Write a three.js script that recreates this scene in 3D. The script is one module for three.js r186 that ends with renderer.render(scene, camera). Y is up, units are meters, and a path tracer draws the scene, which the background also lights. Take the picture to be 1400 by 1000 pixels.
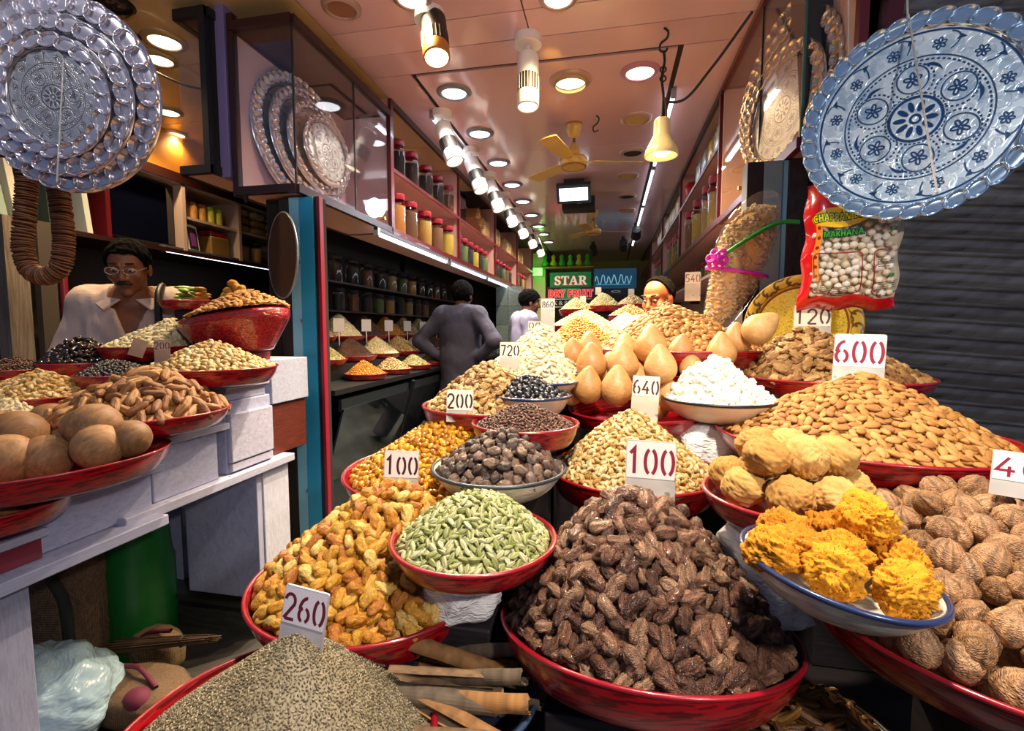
import * as THREE from 'three';
import { mergeGeometries, mergeVertices } from 'three/addons/utils/BufferGeometryUtils.js';
import { RoundedBoxGeometry } from 'three/addons/geometries/RoundedBoxGeometry.js';
import { ImprovedNoise } from 'three/addons/math/ImprovedNoise.js';
import { MarchingCubes } from 'three/addons/objects/MarchingCubes.js';
import { RectAreaLightUniformsLib } from 'three/addons/lights/RectAreaLightUniformsLib.js';
RectAreaLightUniformsLib.init();

// ------------------------------------------------------------------ camera, sky, exposure
const F = 660, EYE = 1.3, YAW = Math.atan(133 / 660), PITCH = Math.atan(50 / 660);
const scene = new THREE.Scene();
const camera = new THREE.PerspectiveCamera(2 * Math.atan(500 / F) * 180 / Math.PI, 1.4, 0.05, 60);
camera.position.set(0, EYE, 0);
camera.rotation.set(-PITCH, YAW, 0, 'YXZ');
camera.updateMatrixWorld(true);
const renderer = new THREE.WebGLRenderer();
renderer.toneMapping = THREE.LinearToneMapping;
renderer.toneMappingExposure = 1.0;
renderer.shadowMap.enabled = true;
scene.background = new THREE.Color().setRGB(0.10, 0.125, 0.205);   // dusk over the street, the only outdoor light

// ------------------------------------------------------------------ helpers
let seed = 7;
const rnd = () => { seed = (seed + 0x6d2b79f5) | 0; let t = Math.imul(seed ^ (seed >>> 15), 1 | seed); t = (t + Math.imul(t ^ (t >>> 7), 61 | t)) ^ t; return ((t ^ (t >>> 14)) >>> 0) / 4294967296; };
const rr = (a, b) => a + (b - a) * rnd();
const pick = (a) => a[Math.floor(rnd() * a.length)];
const V = (x, y, z) => new THREE.Vector3(x, y, z);
const N3 = new ImprovedNoise();
const nz = (x, y, z) => N3.noise(x, y, z);
const fbm = (x, y, z) => nz(x, y, z) + 0.5 * nz(2.1 * x, 2.1 * y + 7, 2.1 * z) + 0.25 * nz(4.3 * x, 4.3 * y, 4.3 * z + 3);
const FW = V(0, 0, -1).applyEuler(camera.rotation), RT = V(1, 0, 0).applyEuler(camera.rotation), UP = V(0, 1, 0).applyEuler(camera.rotation);
const ray = (px, py) => FW.clone().addScaledVector(RT, (px - 700) / F).addScaledVector(UP, -(py - 500) / F);
const at = (px, py, d) => ray(px, py).multiplyScalar(d).add(camera.position);
const onX = (px, py, x) => { const r = ray(px, py); return r.multiplyScalar(x / r.x).add(camera.position); };
const onY = (px, py, y) => { const r = ray(px, py); return r.multiplyScalar((y - EYE) / r.y).add(camera.position); };
const onZ = (px, py, z) => { const r = ray(px, py); return r.multiplyScalar(z / r.z).add(camera.position); };
const toPixel = (p) => { const v = p.clone().sub(camera.position), d = v.dot(FW); return [700 + F * v.dot(RT) / d, 500 - F * v.dot(UP) / d, d]; };

const used = new Map();
function numbered(name) { const k = used.get(name) ?? 0; used.set(name, k + 1); return k ? name + '_' + String(k).padStart(3, '0') : name; }
function tag(o, label, category, group, kind) {
  if (label) o.userData.label = label;
  if (category) o.userData.category = category;
  if (group) o.userData.group = group;
  if (kind) o.userData.kind = kind;
  return o;
}
function shadows(o) { o.castShadow = true; o.receiveShadow = true; return o; }
function thing(name, label, category, pos = [0, 0, 0], group) {
  const o = new THREE.Group(); o.name = numbered(name); scene.add(o);
  o.position.set(...(pos.isVector3 ? [pos.x, pos.y, pos.z] : pos));
  return tag(o, label, category, group);
}
function part(name, geo, mat, parent, pos) {
  const m = shadows(new THREE.Mesh(geo, mat)); m.name = name; parent.add(m);
  if (pos) m.position.set(...(pos.isVector3 ? [pos.x, pos.y, pos.z] : pos));
  return m;
}
function single(name, geo, mat, label, category, pos, group) {
  const m = part(numbered(name), geo, mat, scene, pos);
  return tag(m, label, category, group);
}
function structure(name, geo, mat, pos) { const m = part(name, geo, mat, scene, pos); m.userData.kind = 'structure'; return m; }
function structureGroup(name) { const g = new THREE.Group(); g.name = name; g.userData.kind = 'structure'; scene.add(g); return g; }
const box = (w, h, d, x = 0, y = 0, z = 0) => new THREE.BoxGeometry(w, h, d).translate(x, y, z);
const span = (x0, x1, y0, y1, z0, z1) => box(x1 - x0, y1 - y0, z1 - z0, (x0 + x1) / 2, (y0 + y1) / 2, (z0 + z1) / 2);
const rbox = (w, h, d, r = 0.004) => new RoundedBoxGeometry(w, h, d, 2, r);
const rspan = (x0, x1, y0, y1, z0, z1, r = 0.004) => rbox(x1 - x0, y1 - y0, z1 - z0, r).translate((x0 + x1) / 2, (y0 + y1) / 2, (z0 + z1) / 2);
const cyl = (r0, r1, h, n = 24) => new THREE.CylinderGeometry(r0, r1, h, n);
const lathe = (pts, n = 40) => new THREE.LatheGeometry(pts.map(([x, y]) => new THREE.Vector2(x, y)), n);
const join = (list) => mergeGeometries(list.map((g) => { const h = g.index ? g.toNonIndexed() : g; for (const k of Object.keys(h.attributes)) if (!['position', 'normal', 'uv'].includes(k)) h.deleteAttribute(k); return h; }));
function tube(points, r, n = 24, sides = 6) { return new THREE.TubeGeometry(new THREE.CatmullRomCurve3(points.map((p) => (p.isVector3 ? p : V(...p)))), n, r, sides); }
function bar(a, b, r, sides = 8) {   // a straight round rod
  const g = cyl(r, r, a.distanceTo(b), sides), q = new THREE.Quaternion().setFromUnitVectors(V(0, 1, 0), b.clone().sub(a).normalize());
  return g.applyQuaternion(q).translate((a.x + b.x) / 2, (a.y + b.y) / 2, (a.z + b.z) / 2);
}

// ------------------------------------------------------------------ textures and materials
function noiseTexture(size, f, srgb = true) {
  const d = new Uint8Array(size * size * 4);
  for (let j = 0; j < size; j++) for (let i = 0; i < size; i++) {
    const c = f(i / size, j / size), k = (j * size + i) * 4;
    const [r, g, b] = Array.isArray(c) ? c : [c, c, c];
    d[k] = Math.max(0, Math.min(255, r * 255)); d[k + 1] = Math.max(0, Math.min(255, g * 255)); d[k + 2] = Math.max(0, Math.min(255, b * 255)); d[k + 3] = 255;
  }
  const t = new THREE.DataTexture(d, size, size);
  t.wrapS = t.wrapT = THREE.RepeatWrapping; t.magFilter = THREE.LinearFilter; t.minFilter = THREE.LinearMipmapLinearFilter; t.generateMipmaps = true;
  if (srgb) t.colorSpace = THREE.SRGBColorSpace;
  t.needsUpdate = true;
  return t;
}
const wrap = (u, v, s, z = 0) => { const a = u * Math.PI * 2, b = v * Math.PI * 2; return fbm(Math.cos(a) * s + z, Math.sin(a) * s + Math.cos(b) * s, Math.sin(b) * s + z * 2); };   // noise that tiles
const T = {
  mottle: noiseTexture(128, (u, v) => 0.88 + 0.14 * wrap(u, v, 2.2) + 0.12 * wrap(u, v, 7, 3)),
  fine: noiseTexture(128, (u, v) => 0.95 + 0.06 * wrap(u, v, 2.2) + 0.07 * wrap(u, v, 9, 3)),
  streak: noiseTexture(128, (u, v) => 0.8 + 0.35 * fbm(Math.cos(u * 6.283) * 3.2, Math.sin(u * 6.283) * 3.2, v * 1.4) + 0.12 * wrap(u, v, 8, 2)),
  grain: noiseTexture(256, (u, v) => 0.8 + 0.2 * fbm(u * 3, v * 46, 1) + 0.12 * fbm(u * 6, v * 120, 4)),
  speck: noiseTexture(256, (u, v) => { const n = wrap(u, v, 9, 1); return n > 0.62 ? 0.55 : 0.92 + 0.12 * wrap(u, v, 3, 5); }),
  chipped: noiseTexture(256, (u, v) => { const n = wrap(u, v, 5, 2) + 0.5 * wrap(u, v, 14, 6); if (n > 0.78) return [0.42, 0.33, 0.27]; const k = 0.93 + 0.09 * wrap(u, v, 2, 4); return [k, k, k]; }),
  turmeric: noiseTexture(256, (u, v) => { const n = wrap(u, v, 6, 3) + 0.4 * wrap(u, v, 15, 7); return n > 0.5 ? [0.5, 0.34, 0.16] : n < -0.55 ? [1, 0.86, 0.7] : [0.96 + 0.06 * wrap(u, v, 4, 1), 0.94, 0.9]; }),
  pits: noiseTexture(256, (u, v) => { const n = wrap(u, v, 10, 4); return n > 0.6 ? [0.55, 0.42, 0.3] : [0.96, 0.95, 0.93]; }),
  rough: noiseTexture(128, (u, v) => 0.5 + 0.45 * wrap(u, v, 5, 8), false),
  wrinkle: noiseTexture(256, (u, v) => 0.5 + 0.6 * Math.abs(wrap(u, v, 4, 5)) - 0.2 * wrap(u, v, 9, 1), false),
  redPattern: noiseTexture(256, (u, v) => { const n = wrap(u * 1, v * 1, 6, 9); const k = n > 0.12 ? 0.62 : 1; return [k, k * 0.9, k * 0.9]; }),
  weave: noiseTexture(256, (u, v) => 0.72 + 0.14 * Math.sin(u * 6.283 * 40) * (Math.sin(v * 6.283 * 2) > 2 ? 0 : 1) + 0.14 * Math.sin(v * 6.283 * 40) + 0.16 * wrap(u, v, 3, 2)),
  grime: noiseTexture(256, (u, v) => 0.86 + 0.2 * wrap(u, v, 2, 6) - (wrap(u, v, 11, 3) > 0.75 ? 0.35 : 0)),
};
function withRepeat(t, x, y) { const c = t.clone(); c.repeat.set(x, y); c.needsUpdate = true; return c; }
function mat(color, o = {}) {
  const p = new THREE.MeshPhysicalMaterial({ roughness: 0.6, side: THREE.DoubleSide, ...o });
  if (Array.isArray(color)) p.color.setRGB(...color); else p.color.set(color);
  return p;
}
const M = {
  red: mat('#a30d1c', { roughness: 0.3, clearcoat: 0.8, clearcoatRoughness: 0.15, map: T.redPattern, bumpMap: T.wrinkle, bumpScale: 0.0012 }),
  redRim: mat('#8c0d1c', { roughness: 0.3, clearcoat: 0.6 }),
  enamel: mat('#e9e0cc', { roughness: 0.25, clearcoat: 0.5, map: T.mottle }),
  enamelRim: mat('#1f2c52', { roughness: 0.3, clearcoat: 0.5 }),
  darkEnamel: mat('#2b3348', { roughness: 0.35 }),
  clothWhite: mat('#e6e2df', { roughness: 0.75, bumpMap: T.wrinkle, bumpScale: 0.004 }),
  card: mat('#e4dfd8', { roughness: 0.55 }),
  ceiling: mat('#8c6a66', { roughness: 0.22, clearcoat: 0.4, clearcoatRoughness: 0.12, map: withRepeat(T.speck, 0.6, 0.6) }),
  seam: mat('#1d1110', { roughness: 0.8 }),
  darkWood: mat('#3a1713', { roughness: 0.4, map: T.grain }),
  maroon: mat('#5c1019', { roughness: 0.35, clearcoat: 0.3 }),
  laminate: mat('#c39a90', { roughness: 0.45 }),
  white: mat('#dfe0ea', { roughness: 0.6, map: T.chipped }),
  whiteClean: mat('#e8e5de', { roughness: 0.45 }),
  blue: mat('#2398c4', { roughness: 0.45 }),
  bluePale: mat('#7fbcd8', { roughness: 0.5 }),
  black: mat('#0e0d0f', { roughness: 0.5 }),
  dark: mat('#1a1618', { roughness: 0.7 }),
  floor: mat('#4a4f4c', { roughness: 0.7, map: withRepeat(T.grime, 3, 3) }),
  street: mat('#3a3734', { roughness: 0.9, map: withRepeat(T.grime, 6, 6) }),
  steel: mat('#9ca2a8', { roughness: 0.35, metalness: 0.7 }),
  slat: mat('#5c5a60', { roughness: 0.4, metalness: 0.55, map: withRepeat(T.grime, 2, 1) }),
  silver: mat('#dfe3ea', { roughness: 0.16, metalness: 1 }),
  glass: mat('#ffffff', { transmission: 1, roughness: 0.02, thickness: 0, ior: 1.5 }),
  smoked: mat('#76848c', { transmission: 1, roughness: 0.02, thickness: 0, ior: 1.5 }),
  plastic: mat('#ffffff', { transmission: 1, roughness: 0.06, thickness: 0, ior: 1.45 }),
  cream: mat('#e9d9a4', { roughness: 0.35, clearcoat: 0.4 }),
  whitePlastic: mat('#ece7e2', { roughness: 0.4 }),
  brass: mat('#c79a3a', { roughness: 0.35, metalness: 0.8 }),
  redLid: mat('#94142a', { roughness: 0.35 }),
};
const glow = (color, k) => { const m = new THREE.MeshStandardMaterial({ color: '#fff', roughness: 0.5 }); m.emissive.set(color); m.emissiveIntensity = k; return m; };
M.glowWarm = glow('#fff0cf', 4.5); M.glowWhite = glow('#f2f6ff', 4.5); M.glowTube = glow('#e6f2ff', 4);

const LIGHT = { down: 9, front: 15 };
function spot(pos, target, cd, color = '#ffe9c8', angle = 1.0, name = 'lamp_light', radius = 2.5) {
  const l = new THREE.SpotLight(color, cd, 0, angle, 0.9, 2); l.name = name; l.position.copy(pos); l.castShadow = true; l.shadow.radius = radius;
  scene.add(l); l.target.position.copy(target); l.target.updateMatrixWorld(true);
  return l;
}
// ------------------------------------------------------------------ the shop shell
const CEIL = 2.8, LX = -1.43, RX = 0.67;
structure('floor', span(-4.2, 1.5, -0.1, 0, -11.2, -2.05), M.floor);
structure('pavement', span(-6, 6, -0.1, 0.001, -2.05, 5), M.street);
const ceilMats = ['#cfa8aa', '#c8a1a4', '#d3adae'].map((c) => mat(c, { roughness: 0.2, clearcoat: 0.6, clearcoatRoughness: 0.08 }));
const ceiling = structureGroup('ceiling');
part('ceiling_slab', span(-4.2, 1.5, CEIL + 0.012, CEIL + 0.12, -11.2, -1.75), M.seam, ceiling);
{
  const gap = 0.006, put = (x0, x1, z0, z1, g = gap) => part('ceiling_panel', span(x0 + g / 2, x1 - g / 2, CEIL, CEIL + 0.012, z1 + g / 2, z0 - g / 2), pick(ceilMats), ceiling);
  for (const [a, b] of [[-1.75, -2.36], [-2.36, -2.58], [-2.58, -2.8]]) for (const [x0, x1] of [[LX, -0.42], [-0.42, 0.9]]) put(x0, x1, a, b);
  const IL = -1.165, IR = 0.35;
  for (let z = -2.815, k = 0; z > -11; z -= 1.34, k++) {
    const e = Math.max(-11.2, z - 1.34);
    put(LX, IL - 0.012, z + (k ? 0 : 0.015), e); put(IR + 0.012, 0.9, z + (k ? 0 : 0.015), e);
    put(IL + 0.012, IR - 0.012, z - (k ? 0 : 0.01), e, 0.004);
  }
  const yel = ['#c8a878', '#c2a170'].map((c) => mat(c, { roughness: 0.3, clearcoat: 0.4 }));
  for (const [a, b] of [[-1.75, -2.45], [-2.45, -3.1], [-3.1, -3.9], [-3.9, -5.2]])
    for (const [x0, x1] of [[-4.2, -3.3], [-3.3, -2.4], [-2.4, LX]]) part('ceiling_panel', span(x0 + 0.004, x1 - 0.004, CEIL, CEIL + 0.012, b + 0.004, a - 0.004), pick(yel), ceiling);
}
// fascia over the shop front, above the picture
structure('wall_front', span(-4.2, 3.2, CEIL + 0.12, 4.2, -2.1, -1.75), M.laminate);
structure('wall_right', span(1.08, 1.2, 0, CEIL, -11.2, -2.05), M.laminate);
structure('wall_back', span(-4.2, 1.5, 0, CEIL, -11.2, -11.05), mat('#b9b07a', { roughness: 0.6 }));
structure('wall_side', span(-2.42, -2.34, 0, CEIL, -11.1, -3.25), mat('#17171b', { roughness: 0.5 }));
structure('wall_left', span(-3.75, -3.65, 0, CEIL, -5.3, -1.0), mat('#33221c', { roughness: 0.6, map: T.grain }));
structure('wall_end', span(-3.7, -2.34, 0, CEIL, -5.3, -5.2), mat('#3a2a22', { roughness: 0.6 }));
structure('wall_street', span(-6, -3.65, 0, 4.2, -1.2, -1.0), mat('#33221c', { roughness: 0.6, map: T.grain }));

// left pillar of the shop front
const pillar = structureGroup('column');
{ // edges read off the photograph on the plane of the shop front
  const X = (px) => onZ(px, 500, -2.1).x, strip = (name, a, b, m, z = -2.1) => part(name, rspan(X(a), X(b), 0, 1.925, z - 0.03, z, 0.002), m, pillar);
  part('core', span(-1.66, X(437), 0, 1.93, -2.19, -2.135), mat('#120c0a', { roughness: 0.9 }), pillar);
  strip('wood_edge', 388, 401, mat('#241712', { roughness: 0.6, map: T.grain }));
  strip('pale_strip', 402, 415, M.bluePale); strip('blue_strip', 415.5, 434, M.blue); strip('dark_strip', 434.5, 438.5, M.black, -2.105); strip('red_strip', 439, 443, mat('#8f1630', { roughness: 0.4, map: T.chipped }), -2.1);
  for (let y = 0.5; y < 1.9; y += 0.28) part('hinge', box(0.006, 0.016, 0.012, X(415), y, -2.095), M.steel, pillar);
}

// right pillar
const pillarR = structureGroup('column_right');
{
  const X = (px) => onZ(px, 350, -2.1).x, strip = (name, p, q, m, z = -2.1) => part(name, rspan(X(p), X(q), 0, 1.955, z - 0.08, z, 0.002), m, pillarR);
  strip('brown_board', 1018, 1040, mat('#2c1a14', { roughness: 0.6, map: T.grain })); strip('pale_board', 1040.5, 1066, mat('#7d949e', { roughness: 0.5 })); strip('blue_board', 1066.5, 1074, M.bluePale, -2.105); strip('dark_board', 1074.5, 1100, mat('#3b322e', { roughness: 0.6, map: T.grain }));
}

// roller shutter of the next shop: every slat a curved strip of its own
{
  const g = thing('roller_shutter', 'closed dark grey corrugated metal roller shutter behind the hanging silver tray', 'shutter', [0.875, 1.45, -2.0]);
  const sh = new THREE.Shape();
  sh.moveTo(-0.029, 0.004); sh.quadraticCurveTo(-0.006, 0.016, 0.012, 0.005);
  for (let k = 0; k <= 6; k++) { const q = Math.PI * k / 6; sh.lineTo(0.0205 - 0.0085 * Math.cos(q), 0.005 + 0.009 * Math.sin(q)); }
  sh.lineTo(0.029, 0); sh.lineTo(-0.029, 0); sh.lineTo(-0.029, 0.004);
  const slat = new THREE.ExtrudeGeometry(sh, { depth: 1.75, bevelEnabled: false, curveSegments: 6 });
  slat.rotateY(Math.PI / 2).rotateX(Math.PI / 2);   // profile axis -> vertical, extrusion -> x
  slat.computeBoundingBox();
  const bb = slat.boundingBox; slat.translate(-bb.min.x, -(bb.min.y + bb.max.y) / 2, -bb.min.z);
  const ms = ['#8f8c8a', '#989592', '#858280'].map((c) => mat(c, { roughness: 0.26, metalness: 0.55, map: withRepeat(T.grime, 2, 1) }));
  for (let k = -27; k <= 26; k++) part('slat', slat, pick(ms), g, [0, k * 0.058, 0]);
  g.rotation.z = -0.075;
  part('guide_rail', box(0.05, 2.9, 0.06, 0.0, 0, 0.0), mat('#4a1420', { roughness: 0.4 }), g);
}
structure('wall_beyond', span(0.75, 3.2, 0, 3.4, -2.4, -2.2), M.dark);

// ------------------------------------------------------------------ shelf walls over both sides of the aisle
function shelfWall(name, label, x, back, dividers, mids, y0, y1, z0, z1) {
  const g = thing(name, label, 'shelf');
  const s = Math.sign(x), inner = x, outer = back, a = Math.min(inner, outer), b = Math.max(inner, outer);
  part('back_panel', span(Math.min(back, back + s * 0.02), Math.max(back, back + s * 0.02), y0, y1, z1, z0), M.laminate, g);
  part('bottom_board', span(a, b, y0 - 0.03, y0, z1, z0), M.laminate, g);
  part('bottom_edge', span(inner - (s > 0 ? 0.014 : 0), inner + (s > 0 ? 0 : 0.014), y0 - 0.036, y0 + 0.004, z1, z0), M.maroon, g);
  part('top_edge', span(inner - 0.012, inner + 0.012, y1 - 0.04, y1, z1, z0), M.darkWood, g);
  for (const [m, ma, mb] of mids) { part('shelf_board', span(a, b, m - 0.02, m, mb, ma), M.laminate, g); part('shelf_edge', span(inner - (s > 0 ? 0.01 : 0), inner + (s > 0 ? 0 : 0.01), m - 0.022, m + 0.003, mb, ma), M.maroon, g); }
  for (const z of dividers) { part('divider', span(a, b, y0, y1, z - 0.012, z + 0.012), M.laminate, g); part('divider_edge', span(inner - 0.011, inner + 0.011, y0, y1, z - 0.016, z + 0.016), M.maroon, g); }
  return g;
}
shelfWall('wall_shelf', 'long maroon-edged wall shelf of spice jars above the fluorescent tubes', LX, -1.75, [-3.06, -4.52, -6.02, -7.5, -9.0], [[2.365, -3.06, -10.9]], 1.965, CEIL, -3.05, -10.9);
shelfWall('wall_shelf', 'long maroon-edged wall shelf of jars on the wall behind the man in glasses-free profile', RX, 1.05, [-3.35, -5.1, -6.8, -8.6], [[2.47, -3.35, -10.9]], 2.0, CEIL, -3.3, -10.9).userData.label = 'long maroon-edged wall shelf with red packets above the row of red-capped jars';
{ // lower plain shelf with small jars
  const g = thing('wall_shelf', 'plain low board shelf of small red-capped jars behind the wrapped basket', 'shelf');
  part('board', span(0.74, 1.06, 1.70, 1.72, -8, -2.9), M.laminate, g);
  for (const z of [-3, -4.6, -6.2, -7.8]) part('bracket', span(0.95, 1.06, 1.6, 1.7, z - 0.01, z + 0.01), M.darkWood, g);
}
// recessed bay under the left shelf, added in place of the mirrored wall's dim reflection
const bayBack = thing('wall_shelf', 'dark shelf of jars and packets built for the mirrored aisle wall', 'shelf');
part('back_panel', span(-2.34, -2.32, 0.9, 1.95, -10, -3.27), M.dark, bayBack);
for (const y of [1.45, 1.68]) part('shelf_board', span(-2.32, -2.12, y - 0.015, y, -10, -3.27), M.darkWood, bayBack);
{
  const g = thing('glass_counter', 'dark glass-fronted counter built for the mirrored aisle wall, holding seed heaps', 'counter');
  const bodyM = mat('#15161a', { roughness: 0.3, clearcoat: 0.5 });
  part('body', span(-2.1, -1.62, 0.02, 0.93, -9.5, -2.45), bodyM, g);
  part('worktop', span(-2.3, -1.48, 0.93, 0.96, -9.5, -2.4), M.black, g);
  part('step', span(-2.32, -1.76, 0.96, 1.06, -9.5, -2.45), M.black, g);
  part('step', span(-2.32, -2.0, 1.06, 1.2, -9.5, -2.45), M.black, g);
  for (let k = 0, z = -2.45; k < 6; k++, z -= 1.0) {
    const p = part('slanted_pane', box(0.012, 0.46, 0.94), mat('#0d1418', { roughness: 0.08, clearcoat: 1 }), g, [-1.545, 0.62, z - 0.5]); p.rotation.z = -0.28;
    part('mullion', box(0.02, 0.6, 0.035), M.black, g, [-1.545, 0.62, z - 1.0]).rotation.z = -0.28;
    part('rail', box(0.02, 0.07, 0.94), mat('#1d2327', { roughness: 0.35 }), g, [-1.5, 0.86, z - 0.5]);
  }
}

// ------------------------------------------------------------------ glass show cases
function showcase(name, label, x0, x1, y0, y1, z0, z1, frame = M.darkWood, extra = []) {
  const g = thing(name, label, 'show case'), t = 0.014;
  part('floor_board', span(x0, x1, y0 - 0.03, y0, z1, z0), M.laminate, g);
  part('top_board', span(x0, x1, y1, y1 + 0.03, z1, z0), M.darkWood, g);
  for (const x of [x0, x1]) { part('bottom_rail', span(x - t, x + t, y0 - 0.032, y0 + 0.006, z1, z0), frame, g); part('top_rail', span(x - t, x + t, y1 - 0.01, y1 + 0.03, z1, z0), frame, g); }
  for (const z of [z0, z1]) { part('bottom_rail', span(x0, x1, y0 - 0.032, y0 + 0.006, z - t, z + t), frame, g); part('top_rail', span(x0, x1, y1 - 0.01, y1 + 0.03, z - t, z + t), frame, g); }
  for (const f of extra) f(g);
  return g;
}
// left one with the four nested trays
showcase('glass_showcase', 'glass show case with nested silver trays over the blue pillar', -1.75, LX, 1.965, 2.69, -2.05, -3.04, M.darkWood, [(g) => {
  part('back_panel', span(-1.76, -1.745, 1.965, 2.69, -3.04, -2.05), mat('#b9a3b4', { roughness: 0.5 }), g);
  part('end_panel', span(-1.75, LX, 1.965, 2.69, -3.045, -3.03), mat('#b9a3b4', { roughness: 0.5 }), g);
  part('front_pane', span(-1.74, LX - 0.005, 1.97, 2.69, -2.054, -2.05), M.glass, g);
  part('side_pane', span(LX - 0.004, LX, 1.97, 2.69, -2.585, -2.056), M.glass, g);
  part('side_pane', span(LX - 0.004, LX, 1.97, 2.69, -3.03, -2.595), M.glass, g);
  for (const [x, z] of [[LX - 0.002, -2.052], [LX - 0.002, -2.59]]) part('pane_seam', span(x - 0.004, x + 0.004, 1.97, 2.69, z - 0.004, z + 0.004), M.black, g);
  part('corner_post', span(-1.765, -1.735, 1.93, 2.76, -2.075, -2.045), M.darkWood, g);
  part('corner_post', span(LX - 0.014, LX + 0.014, 1.94, 2.72, -3.055, -3.025), M.maroon, g);
  part('lock', cyl(0.012, 0.012, 0.03, 12).rotateZ(Math.PI / 2), M.brass, g, [LX + 0.012, 2.0, -2.9]);
  part('hanger', box(0.015, 0.03, 0.01), M.black, g, [-1.7, 1.915, -2.05]);
}]);
// narrow one further along the front
showcase('glass_showcase', 'narrow black-framed glass show case beside the purple post', -2.0, -1.83, 2.06, 2.74, -2.0, -2.3, M.black, [(g) => {
  part('front_pane', span(-1.995, -1.86, 2.07, 2.74, -2.004, -2.0), M.glass, g);
  part('side_pane', span(-2.0, -1.996, 2.07, 2.74, -2.29, -2.01), M.glass, g);
  part('corner_post', span(-1.862, -1.83, 2.03, 2.77, -2.02, -1.985), M.black, g);
  part('back_panel', span(-1.84, -1.825, 2.06, 2.74, -2.3, -2.02), M.black, g);
}]);
structure('trim_1', rspan(-1.825, -1.775, 2.02, 2.8, -2.1, -2.04, 0.003), mat('#6f6290', { roughness: 0.5 }));
{
  const o = thing('round_tray', 'dark back of a round tray inside the narrow glass case', 'tray', [-1.885, 2.34, -2.16]);
  part('disc', cyl(0.115, 0.115, 0.008, 40).rotateZ(Math.PI / 2), M.dark, o); part('rim', new THREE.TorusGeometry(0.115, 0.006, 6, 48).rotateY(Math.PI / 2), M.steel, o);
  o.rotation.y = 0.5; o.scale.set(1, 2.2, 1);
}
// right one
const thinGlass = mat('#ffffff', { transmission: 1, roughness: 0.02, thickness: 0, ior: 1.22 });
showcase('glass_showcase', 'glass show case with leaning silver trays over the wrapped basket', RX, 0.85, 1.99, 2.78, -1.98, -3.3, M.maroon, [(g) => {
  part('back_panel', span(0.84, 0.855, 1.99, 2.78, -3.3, -1.98), mat('#d8b8a4', { roughness: 0.5 }), g);
  part('end_panel', span(RX + 0.005, 0.85, 1.99, 2.78, -3.31, -3.295), mat('#d8b8a4', { roughness: 0.5 }), g);
  part('front_pane', span(RX + 0.005, 0.845, 1.99, 2.78, -1.984, -1.98), thinGlass, g);
  part('side_pane', span(RX, RX + 0.004, 1.99, 2.78, -2.5, -1.99), thinGlass, g);
  part('side_pane', span(RX, RX + 0.004, 1.99, 2.78, -3.28, -2.51), thinGlass, g);
  part('pane_seam', span(RX - 0.003, RX + 0.005, 1.99, 2.78, -1.99, -1.98), mat('#2f5a4c', { roughness: 0.2 }), g);
  part('pane_seam', span(RX - 0.003, RX + 0.005, 1.99, 2.78, -2.508, -2.5), M.black, g);
  part('corner_post', span(0.835, 0.865, 1.97, 2.82, -2.0, -1.965), M.maroon, g);
  part('lock', cyl(0.012, 0.012, 0.03, 12).rotateZ(Math.PI / 2), M.brass, g, [RX - 0.012, 2.03, -2.75]);
}]);

// ------------------------------------------------------------------ main counter
const counter = thing('display_counter', 'stepped wooden display counter under the trays of dried fruit', 'counter');
part('base', span(-0.42, 0.6, 0, 0.6, -1.9, -0.45), mat('#1b1516', { roughness: 0.6, map: T.grain }), counter);
part('worktop', span(-0.48, 0.95, 0.6, 0.63, -1.96, -0.38), mat('#221a1c', { roughness: 0.5, map: T.grain }), counter);
part('inner_base', span(-0.5, 0.45, 0, 0.9, -6.5, -1.98), mat('#1b1516', { roughness: 0.6, map: T.grain }), counter);
const riserM = mat('#2a2226', { roughness: 0.6, map: T.grain });
function riser(x, z, yTop, w, from = 0.63, of = 'tray') { const h = yTop - from - 0.0005; if (h > 0.01) single('riser_block', rbox(w, h, w, 0.004), riserM, 'dark wooden block under the ' + of.split(' ').slice(0, 10).join(' '), 'block', [x, from + h / 2, z]); }
// ------------------------------------------------------------------ nuts, fruit and spices: one shape per kind, a few variants each
function blob(w, h, f, seamless = true) {
  const g = new THREE.SphereGeometry(1, w, h), p = g.attributes.position, v = V();
  for (let i = 0; i < p.count; i++) { v.fromBufferAttribute(p, i); const r = f(v.x, v.y, v.z); p.setXYZ(i, ...r); }
  g.computeVertexNormals();
  const n = g.attributes.normal, row = w + 1, a = V(), b = V();
  for (let j = 0; j <= h; j++) { const i0 = j * row, i1 = i0 + w; a.fromBufferAttribute(n, i0).add(b.fromBufferAttribute(n, i1)).normalize(); n.setXYZ(i0, a.x, a.y, a.z); n.setXYZ(i1, a.x, a.y, a.z); }
  for (const j of [0, h]) for (let i = 0; i < row; i++) n.setXYZ(j * row + i, 0, j ? -1 : 1, 0);
  return g;
}
const long = (g) => g.rotateZ(Math.PI / 2);   // the pole axis becomes the long axis x; thin axis stays z -> turned up
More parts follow.
